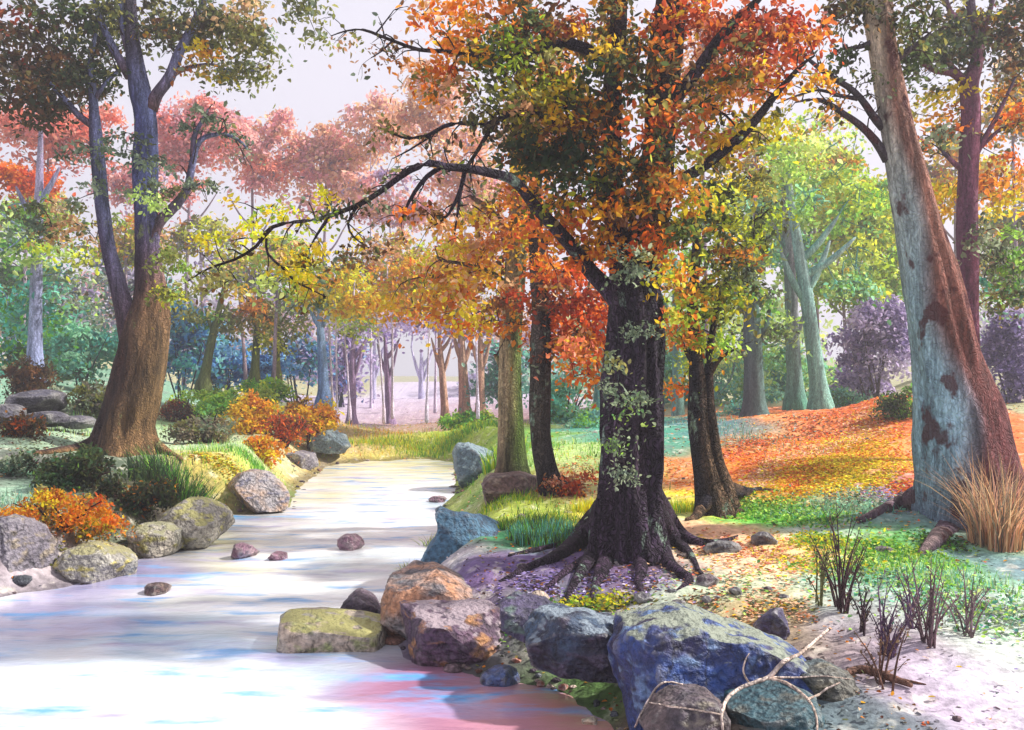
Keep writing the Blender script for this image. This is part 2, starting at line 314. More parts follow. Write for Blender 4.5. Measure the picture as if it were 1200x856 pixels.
# foam and painted sky reflection, only where the water itself is pale
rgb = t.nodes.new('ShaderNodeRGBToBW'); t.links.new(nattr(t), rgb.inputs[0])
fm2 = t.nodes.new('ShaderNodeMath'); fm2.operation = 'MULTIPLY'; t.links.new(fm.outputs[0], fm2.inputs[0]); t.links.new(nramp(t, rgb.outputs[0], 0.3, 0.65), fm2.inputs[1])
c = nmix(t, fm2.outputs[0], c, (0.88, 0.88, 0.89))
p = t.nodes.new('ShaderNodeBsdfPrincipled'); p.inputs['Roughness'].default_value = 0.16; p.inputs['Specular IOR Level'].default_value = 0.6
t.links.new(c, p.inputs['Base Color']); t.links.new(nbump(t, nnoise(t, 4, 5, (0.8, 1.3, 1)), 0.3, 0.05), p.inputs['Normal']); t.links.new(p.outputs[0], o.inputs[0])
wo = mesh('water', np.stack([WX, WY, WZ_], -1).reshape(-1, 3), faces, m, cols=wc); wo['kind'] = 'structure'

# ------------------------------------------------------------ tubes, leaves
def catmull(pts, step):
    pts = np.asarray(pts, float); n = len(pts)
    if n < 2: return pts
    ext = np.vstack([2 * pts[0] - pts[1], pts, 2 * pts[-1] - pts[-2]]); res = []
    for i in range(n - 1):
        p0, p1, p2, p3 = ext[i:i + 4]; k = max(2, int(np.linalg.norm(p2[:3] - p1[:3]) / step))
        for j in range(k):
            t_ = j / k
            res.append(0.5 * ((2 * p1) + (-p0 + p2) * t_ + (2 * p0 - 5 * p1 + 4 * p2 - p3) * t_ ** 2 + (-p0 + 3 * p1 - 3 * p2 + p3) * t_ ** 3))
    res.append(pts[-1]); return np.array(res)
SPLIT = 0.9
SPLITB = 0.0
def tube(path, n=10, step=0.12, rough=0.0, flare=0.0, flare_h=0.5, lobes=5, wander=0.0, seed=0.0):
    """path rows: x y z r [r g b  r2 g2 b2]; returns V, F, C"""
    q = catmull(path, step); pts = q[:, :3].copy(); rad = np.maximum(q[:, 3], 0.0015)
    if wander > 0:
        for i in range(1, len(pts)):
            v = mn.noise_vector(Vector((pts[i][0] * 2 + seed, pts[i][1] * 2, pts[i][2] * 2))); pts[i] += np.array(v) * wander
    tang = np.gradient(pts, axis=0); tang /= np.linalg.norm(tang, axis=1)[:, None] + 1e-9
    ref = np.array([0, 1.0, 0]) if abs(tang[0][1]) < 0.8 else np.array([1.0, 0, 0])
    V = []; C = []
    A = np.linspace(0, 2 * math.pi, n, endpoint=False)
    z0 = pts[0][2]
    for i in range(len(pts)):
        tg = tang[i]; b = ref - tg * (ref @ tg); b = nrm(b); ref = b; a = np.cross(tg, b)   # a ~ +-x side
        if a[0] < 0: a = -a
        r = np.full(n, rad[i])
        if flare: r = r * (1 + flare * math.exp(-max(0, pts[i][2] - z0) / flare_h) * (0.55 + 0.45 * np.sin(lobes * A + seed)))
        if rough:
            r = r * np.array([1 + rough * (mn.fractal(Vector((math.cos(x) * 2.2 + seed, math.sin(x) * 2.2, pts[i][2] * 0.8)), 1.0, 2.0, 4)) for x in A])
        ring = pts[i] + np.outer(np.cos(A) * r, a) + np.outer(np.sin(A) * r, b)
        V.append(ring)
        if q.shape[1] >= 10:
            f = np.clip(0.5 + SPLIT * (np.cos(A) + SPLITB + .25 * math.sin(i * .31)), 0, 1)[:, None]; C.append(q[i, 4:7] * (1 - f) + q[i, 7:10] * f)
    V = np.vstack(V); m_ = len(pts)
    ii = np.arange(m_ - 1)[:, None] * n; jj = np.arange(n)[None, :]; j2 = (jj + 1) % n
    Fq = np.stack([ii + jj, ii + j2, ii + n + j2, ii + n + jj], -1).reshape(-1, 4)
    # cap end
    V = np.vstack([V, pts[-1] + tang[-1] * rad[-1] * 0.8]); e = len(V) - 1; last = (m_ - 1) * n
    cap = np.array([[last + j, last + (j + 1) % n, e, e] for j in range(n)])
    V = np.vstack([V, pts[0] - tang[0] * rad[0] * 0.5]); e2 = len(V) - 1
    cap = np.vstack([cap, np.array([[(j + 1) % n, j, e2, e2] for j in range(n)])])
    if C: C = np.vstack(C + [C[-1][:1], C[0][:1]])
    else: C = None
    return V, Fq, cap, C
def tubes_mesh(name, paths, mat, parent, default=('#4A3A34', '#3A2A28'), **kw):
    Vs = []; Fs = []; Cs = []; off = 0
    for k, pth in enumerate(paths):
        V, Fq, cap, C = tube(pth, seed=k * 1.7 + kw.get('seed', 0), **{a: b for a, b in kw.items() if a != 'seed'})
        if C is None:
            C = np.tile(H3(default[0]), (len(V), 1))
        Vs.append(V); Cs.append(C); Fs += (Fq + off).tolist(); Fs += [[a + off, b + off, c_ + off] for a, b, c_, _ in cap]; off += len(V)
    return mesh(name, np.vstack(Vs), Fs, mat, parent, np.vstack(Cs))
def pp(lst, Y, cols=None):
    """pixel path (px, py, radius px[, dY]) -> world rows, colours as (hexL, hexR) lists along the path"""
    rows = []
    for i, q in enumerate(lst):
        dy = q[3] if len(q) > 3 else 0
        w_ = P(q[0], q[1], Y + dy); r = q[2] * (Y + dy) / F
        row = [*w_, r]
        if cols:
            s = i / max(1, len(lst) - 1) * (len(cols) - 1); a = int(min(s, len(cols) - 2)) if len(cols) > 1 else 0; f = s - a
            c0 = cols[a]; c1 = cols[min(a + 1, len(cols) - 1)]
            row += list(H3(c0[0]) * (1 - f) + H3(c1[0]) * f) + list(H3(c0[1]) * (1 - f) + H3(c1[1]) * f)
        rows.append(row)
    return rows

def leaf_mesh(name, C, S, K, parent, mat=None, flat=0.0, droop=0.25, origin=None, lift=0.0, wide=0.56, extra=None):
    n = len(C)
    d = R.normal(size=(n, 3)); d[:, 2] -= droop; d[:, 2] *= (1 - flat); d /= np.linalg.norm(d, axis=1)[:, None]
    up = R.normal(size=(n, 3)) * (0.75 - 0.6 * flat) + np.array([0, 0, 0.8]); s = np.cross(d, up); s /= np.linalg.norm(s, axis=1)[:, None] + 1e-9
    nn_ = np.cross(s, d); S_ = S[:, None]; wd = S_ * wide; cup = S_ * R.uniform(-0.12, 0.2, (n, 1))
    v = np.stack([C, C + d * S_ * .35 + s * wd * .5 + nn_ * cup, C + d * S_ * .75 + s * wd * .34 + nn_ * cup * .6, C + d * S_ - nn_ * cup * .5,
                  C + d * S_ * .7 - s * wd * .36 + nn_ * cup * .6, C + d * S_ * .3 - s * wd * .5 + nn_ * cup], 1).reshape(-1, 3)
    v[:, 2] += lift
    b = np.arange(n)[:, None] * 6
    Fq = np.concatenate([b + np.array([[0, 1, 2, 3]]), b + np.array([[0, 3, 4, 5]])], 0)
    K6 = np.repeat(K, 6, axis=0)
    if extra is not None:
        nf = len(Fq); Fq = np.vstack([Fq, extra[1] + len(v)]); v = np.vstack([v, extra[0]]); K6 = np.vstack([K6, extra[2]])
        ob = mesh(name, v, Fq, mat or LEAF, parent, K6, smooth=False, origin=origin); ob.data.materials.append(extra[3])
        mi = np.zeros(len(Fq), dtype=np.int32); mi[nf:] = 1; ob.data.polygons.foreach_set('material_index', mi); return ob
    return mesh(name, v, Fq, mat or LEAF, parent, K6, smooth=False, origin=origin)
GAIN = 0.9
COVM = 2.15
def sat(c, s=1.14):
    g = c @ np.array([.3, .59, .11]); return np.clip(g + (c - g) * s, .003, .95)
PAL = {k: [sat(H3(c)) * GAIN for c in v.split()] for k, v in dict(
 darkmix='#1E2A1C #2A1A16 #15301F #3A241C #26382A #4A3020 #1B2420',
 darkgreen='#163A26 #1E4A30 #2C4A2C #12302A #3A5A36 #0F2A20',
 olive='#6A6E3A #7E8446 #565C34 #8E8A50 #4E5A3C #A8A468',
 graygreen='#7C9080 #627A66 #96A890 #566A60 #A4B29A #40564A',
 yellow='#F0DC28 #E8C820 #F6E65A #D8B428 #E0D84C #C8C838',
 ygreen='#D0DC3C #B4CC38 #E4E660 #98B834 #C8D468 #7EA038',
 gold='#E8A41E #D88A1A #F0BC3A #C8761C #E6C450 #B8682A',
 orange='#EC8424 #E06C1E #F49A30 #CE5A1E #F6B048 #E47430',
 redor='#C8401C #A83420 #E05A28 #8E2C20 #D86A38 #B84A30',
 red='#A8201C #8A1A20 #C4342A #6E161E #B84834 #7A2424',
 brown='#6A3E28 #5A2E22 #7E5032 #4A2A24 #8E6240 #3A2220',
 pink='#E2A4A8 #D48E98 #EAB8B8 #D0A0AE #E4B0A4 #C68696',
 coral='#DC7A6A #E08C78 #C86458 #E4A090 #D47058',
 tan='#E2B896 #D4A482 #EAC8A6 #D0AC8A #DAA896 #C89878',
 teal='#4AA49C #5CB8AE #3A8A84 #78C4B4 #4A969C #98D2C4',
 blue='#3E80C0 #5094CC #3068AC #68A8D0 #447CB0 #8CBEDC',
 green='#4E9A3C #6AB044 #3C8234 #86C050 #2E7040 #9CCC60',
 lgreen='#A0CC60 #B8DA78 #8CBE5C #CCE68C #74B070 #DCEC9C',
 aqua='#7CC0A4 #98D0B0 #62AC94 #B4DCC0 #50988A',
 purple='#7A68A8 #6656964 #8C7CB8 #9C8EC4 #5A4A86'.replace('#6656964', '#665696'),
 lilac='#B4A4CC #C4B6D8 #A090C0 #D0C6E0 #9484B4',
 grbrown='#7E7268 #6A6460 #92887A #564E50 #8A7A64').items()}
for k_, g_ in (('pink', 1.22), ('tan', 1.2), ('coral', 1.15), ('lgreen', 1.1), ('aqua', 1.1), ('lilac', 1.1), ('teal', 1.1), ('blue', 1.15)): PAL[k_] = [np.clip(c * g_, 0, .92) for c in PAL[k_]]
def pal(s):
    """'olive:3 yellow:1' -> colours, weights"""
    cs = []; ws = []
    for tok in s.split():
        k, _, wgt = tok.partition(':'); wgt = float(wgt or 1)
        for c in PAL[k]: cs.append(c); ws.append(wgt / len(PAL[k]))
    ws = np.array(ws); return np.array(cs), ws / ws.sum()
def blob_leaves(b):
    """b = (px, py, rx, ry, Y, rY, coverage, palette, leaf_len) -> clump centres, leaf pos, size, colour"""
    px, py, rx, ry, Y, rY, cov, pl, Lf = b
    c0 = P(px, py, Y); ax = rx * Y / F; az = ry * Y / F
    k = max(3, int(R.poisson(max(4, rx * ry / 75.0) * min(1.5, 0.55 + 0.45 * cov))))
    u = R.normal(size=(k, 3)); u /= np.linalg.norm(u, axis=1)[:, None]; u *= R.uniform(0, 1, (k, 1)) ** 0.42
    cc = c0 + u * np.array([ax, rY, az])
    n = int(COVM * cov * math.pi * ax * az / (0.2 * Lf * Lf)); n = min(n, 60000)
    wgt = R.uniform(0.3, 1.7, k); wgt /= wgt.sum(); own = R.choice(k, n, p=wgt)
    rc = np.clip(0.2 * math.sqrt(ax * az), Lf * 1.1, 0.55 + 0.012 * Y) * R.uniform(0.6, 1.4, k)
    off = R.normal(size=(n, 3)) * rc[own][:, None] * np.array([1.15, 1.0, 0.5])
    off[:, 2] -= 0.25 * (off[:, 0] ** 2 + off[:, 1] ** 2) / (rc[own] + 1e-6)
    pos = cc[own] + off
    cs, ws = pal(pl); base = cs[R.choice(len(cs), k, p=ws)]; own_c = cs[R.choice(len(cs), n, p=ws)]
    f = R.uniform(0, 1, (n, 1)) ** 2.2 * 0.9
    K = base[own] * (1 - f) + own_c * f; K *= R.uniform(0.72, 1.28, (n, 1))
    return cc, pos, Lf * R.uniform(0.45, 1.2, n), K
def crown(parent, blobs, skeleton=None, twig_mat=None, twig_col='#3E302C', name='crown', twig_r=0.011, droop=0.25, side=None, side_pal='brown olive'):
    CC = []; Ps = []; Ss = []; Ks = []
    for b in blobs:
        cc, p_, s_, k_ = blob_leaves(b); CC.append(cc); Ps.append(p_); Ss.append(s_); Ks.append(k_)
    extra = None; SV = []; SF = []; SCc = []; so_ = 0
    if side:
        tips = []
        for q in side:
            s = catmull(np.array(q)[:, :4], 0.05); Lr = np.cumsum(np.r_[0, np.linalg.norm(np.diff(s[:, :3], axis=0), axis=1)]); Yb = s[:, 1].mean(); st = .012 * Yb; d = st
            tg = np.gradient(s[:, :3], axis=0); tg /= np.linalg.norm(tg, axis=1)[:, None] + 1e-9
            while d < Lr[-1]:
                i = int(np.searchsorted(Lr, d)); i = min(i, len(s) - 1)
                if s[i, 3] < .0055 * Yb:
                    dr = tg[i] * R.uniform(.4, .9) + nrm(R.normal(size=3) * np.array([1, .6, 1])) * .8 + np.array([0, 0, .1]); dr = nrm(dr); l_ = R.uniform(.012, .034) * Yb
                    r0 = min(s[i, 3] * .55, .0009 * Yb); a = s[i, :3]; col = list(H3(twig_col)) * 2
                    m1 = a + dr * l_ * .5 + np.array([0, 0, l_ * .08]); t1 = a + dr * l_ + R.normal(size=3) * l_ * .12 - np.array([0, 0, l_ * .1])
                    for pth in ([[*a, r0] + col, [*m1, r0 * .7] + col, [*t1, r0 * .25] + col], [[*m1, r0 * .6] + col, [*(m1 + (t1 - m1) * .5 + R.normal(size=3) * l_ * .12), r0 * .4] + col, [*(m1 + (t1 - m1) * .7 + R.normal(size=3) * l_ * .25), r0 * .2] + col]):
                        V, Fq, cap, C = tube(pth, n=4, step=l_ * .2, wander=.004); SV.append(V); SF.append(Fq + so_); SCc.append(C); so_ += len(V)
                        for _ in range(R.integers(0, 4)): tips.append(np.array(pth[-1][:3]) + R.normal(size=3) * l_ * .1)
                d += st * R.uniform(.5, 1.6)
        if tips:
            cs, ws = pal(side_pal); tips = np.array(tips); Ps.append(tips); Ss.append(R.uniform(.004, .008, len(tips)) * Yb); Ks.append(cs[R.choice(len(cs), len(tips), p=ws)] * R.uniform(.7, 1.3, (len(tips), 1)))
        if SV: extra = (np.vstack(SV), np.vstack(SF), np.vstack(SCc), twig_mat or BARK_DARK)
    if skeleton is not None:
        nodes = np.array(skeleton); cc = np.vstack(CC)
        if len(cc) > 420: cc = cc[R.choice(len(cc), 420, replace=False)]
        d = np.array([np.min(np.linalg.norm(nodes - c, axis=1)) for c in cc]); order = np.argsort(d); Vs = SV; Fs = SF; Cs = SCc; off = so_
        for i in order:
            c_ = cc[i]; dd = np.linalg.norm(nodes - c_, axis=1); j = int(np.argmin(dd)); a = nodes[j]; L_ = dd[j]
            if L_ < 0.05: continue
            mid = (a + c_) / 2 + R.normal(size=3) * 0.1 * L_ + np.array([0, 0, 0.1 * L_]); r0 = twig_r * (0.6 + min(1.6, L_ * 0.8))
            col = list(H3(twig_col)) * 2
            V, Fq, cap, C = tube([[*a, r0] + col, [*mid, r0 * 0.7] + col, [*c_, r0 * 0.3] + col], n=5, step=max(0.12, twig_r * 12), wander=0.02)
            Vs.append(V); Fs.append(Fq + off); Cs.append(C); off += len(V)
            nodes = np.vstack([nodes, mid, c_])
        if Vs: extra = (np.vstack(Vs), np.vstack(Fs), np.vstack(Cs), twig_mat or BARK_DARK)
    leaf_mesh(name, np.vstack(Ps), np.concatenate(Ss), np.vstack(Ks), parent, droop=droop, extra=extra)
def skel(paths, step=0.25):
    return np.vstack([catmull(np.array(p)[:, :4], step)[:, :3] for p in paths])
def ground_down(paths, dz=0.35):
    p = list(paths[0]); a = np.array(paths[0]); a0 = a.copy(); a0[2] -= dz; return [a0.tolist()] + [list(q) for q in paths]
# ------------------------------------------------------------ big trees
def big_tree(kind, label, Y, trunk, branches, blobs, bark, cols, n=36, flare=0.0, flare_h=0.5, rough=0.22, cat='tree', group=None, roots=(), tw='#3E302C', twig_r=0.011, bcols=None, droop=0.25, lobes=5, rcol=None, side_pal='brown olive graygreen'):
    tp = pp(trunk, Y, cols); base = tp[0][:3]
    e = empty(kind, base, label, cat, group)
    tubes_mesh('trunk', [ground_down(tp)], bark, e, n=n, step=0.09, rough=rough, flare=flare, flare_h=flare_h, lobes=lobes, seed=Y)
    bps = []
    for b in branches:
        q = pp(b, Y, bcols or cols); bps.append(q)
        tubes_mesh('branch', [q], bark, e, n=14, step=0.1, rough=rough * 0.8, seed=b[0][0], wander=0.012)
    for rt in roots:
        rows = []
        for (px, py, r) in rt:
            g = G(px, py); rr = r * g[1] / F; rows.append([g[0], g[1], g[2] + rr * 0.35, rr] + list(H3((rcol or cols[0])[0])) + list(H3((rcol or cols[0])[1])))
        rows[0][:3] = P(rt[0][0], rt[0][1], Y)
        tubes_mesh('root', [rows], bark, e, n=12, step=0.05, rough=0.2, seed=rt[0][0])
    if blobs:
        crown(e, [(b[0], b[1], b[2], b[3], Y + b[4], b[5], b[6], b[7], b[8]) for b in blobs], skel([tp] + bps), bark, tw, twig_r=twig_r, droop=droop, side=bps if Y < 20 else None, side_pal=side_pal)
    return e

# the old twin-stemmed tree on the far bank, Y = 16
big_tree('twin_stemmed_tree', 'old red-brown tree whose trunk splits into two stems, standing over dark shrubs beside the stream', 16,
    [(146, 528, 38), (148, 500, 31), (158, 460, 28), (166, 420, 26.5), (172, 385, 25), (177, 345, 18), (173, 300, 14), (171, 250, 13), (171, 200, 14), (171, 140, 12), (163, 102, 11), (156, 55, 9), (152, 5, 7), (150, -60, 6)],
    [[(158, 405, 16), (147, 365, 12), (137, 330, 10), (127, 290, 8.5), (118, 225, 8), (112, 155, 7), (108, 105, 5), (106, 70, 3.5), (112, 40, 2)],
     [(176, 128, 9), (184, 110, 7), (198, 90, 6.5), (210, 62, 6), (222, 38, 5), (237, 8, 4), (250, -30, 3)],
     [(152, 90, 6), (141, 72, 5), (129, 50, 4.5), (115, 16, 3.5), (108, -20, 3)], [(150, 60, 4), (143, 30, 3.4), (142, -10, 3)],
     [(112, 150, 4.5), (92, 135, 3.8), (72, 112, 3), (58, 96, 2)], [(110, 118, 3), (122, 100, 2.5), (138, 84, 2)],
     [(176, 288, 8), (187, 262, 6.5), (204, 243, 6), (219, 222, 5), (225, 195, 4.3), (230, 172, 3.6), (240, 161, 3), (262, 157, 2.4), (280, 164, 1.8), (290, 174, 1.2)],
     [(226, 185, 3.6), (228, 160, 3), (238, 140, 2), (244, 128, 1.2)], [(220, 222, 2.6), (235, 216, 1.8), (250, 218, 1)],
     [(194, 92, 4), (220, 80, 2.6), (250, 76, 1.8), (275, 86, 1.2), (300, 82, .8)]],
    [(25, 50, 60, 45, 0, 1.6, 1.9, 'darkmix:3 brown red:.4', .13), (18, 110, 42, 26, -.6, 1.2, 2.0, 'darkmix:3 brown', .13), (95, 40, 50, 34, .5, 1.5, 1.7, 'darkgreen:2 darkmix olive:.5', .12), (85, 75, 28, 22, 0, 1, 1.5, 'darkmix brown', .12),
     (150, 20, 60, 24, .5, 1.5, 1.4, 'darkmix darkgreen:1.5 olive', .12), (215, 22, 55, 20, 0, 1.4, 1.7, 'darkgreen darkmix:2 olive', .12), (270, 38, 50, 34, .3, 1.3, 1.6, 'olive:3 darkgreen tan:.4', .12), (330, 15, 60, 18, .4, 1.2, .9, 'olive graygreen:.5', .12),
     (240, 50, 22, 12, -.4, .6, 1.4, 'yellow gold', .11), (185, 38, 25, 12, 0, .7, 1.3, 'gold:.6 brown darkmix', .11), (235, 85, 28, 7, 0, .5, 1.2, 'gold yellow olive', .1), (275, 80, 35, 13, 0, .6, 1.5, 'olive:2 graygreen', .11), (300, 78, 18, 9, 0, .3, 1.2, 'graygreen olive', .1),
     (95, 92, 34, 24, 0, .8, 1.4, 'darkgreen darkmix', .1), (135, 88, 18, 12, 0, .5, 1.2, 'darkgreen olive', .1), (55, 120, 22, 20, 0, .7, 1.4, 'darkmix', .11),
     (150, 172, 34, 18, -.6, .6, .8, 'graygreen:3 olive', .1), (175, 190, 26, 8, -.7, .4, 1.2, 'graygreen', .09), (98, 178, 22, 8, 0, .5, .9, 'graygreen', .1), (195, 215, 24, 9, -.4, .4, 1.2, 'graygreen olive', .09),
     (240, 135, 22, 10, 0, .4, 1.2, 'graygreen', .08), (225, 150, 12, 6, 0, .3, 1.2, 'graygreen', .08), (268, 158, 16, 6, 0, .3, 1, 'graygreen', .08), (285, 172, 9, 5, 0, .3, 1, 'graygreen', .08), (240, 218, 22, 7, 0, .4, 1.3, 'olive graygreen', .09),
     (200, 304, 26, 12, -.8, .5, 1.6, 'olive lgreen', .1), (205, 338, 26, 14, -.9, .5, 1.6, 'ygreen yellow:.6 olive', .1), (180, 235, 24, 9, -.6, .5, 1.2, 'lgreen graygreen', .09), (60, 250, 55, 18, .4, 1, .7, 'graygreen lgreen olive', .1), (40, 270, 30, 12, 0, .6, .7, 'graygreen', .09),
     (90, 262, 45, 26, .6, .8, .6, 'tan gold:.7 olive', .1), (130, 215, 25, 10, -.3, .5, .8, 'graygreen', .09)],
    BARK_BROWN, [('#463630', '#8A6C4A'), ('#42302A', '#6E5A3C'), ('#4A3430', '#7E6648'), ('#402C30', '#6C5044'), ('#3C3E70', '#6A7ABA'), ('#4A508A', '#8090C4'), ('#3A3440', '#4A4458'), ('#2E2C34', '#3C3A48')],  # lighter right-hand tones paint the highlight into the bark
    flare=.3, flare_h=.45, bcols=[('#4A3034', '#6A4A48'), ('#4A4468', '#7A84B0'), ('#3E4468', '#8894BC')],
    roots=[[(145, 505, 12), (98, 529, 8), (60, 532, 4), (35, 534, 2)], [(160, 508, 10), (196, 532, 5), (212, 540, 3)]])

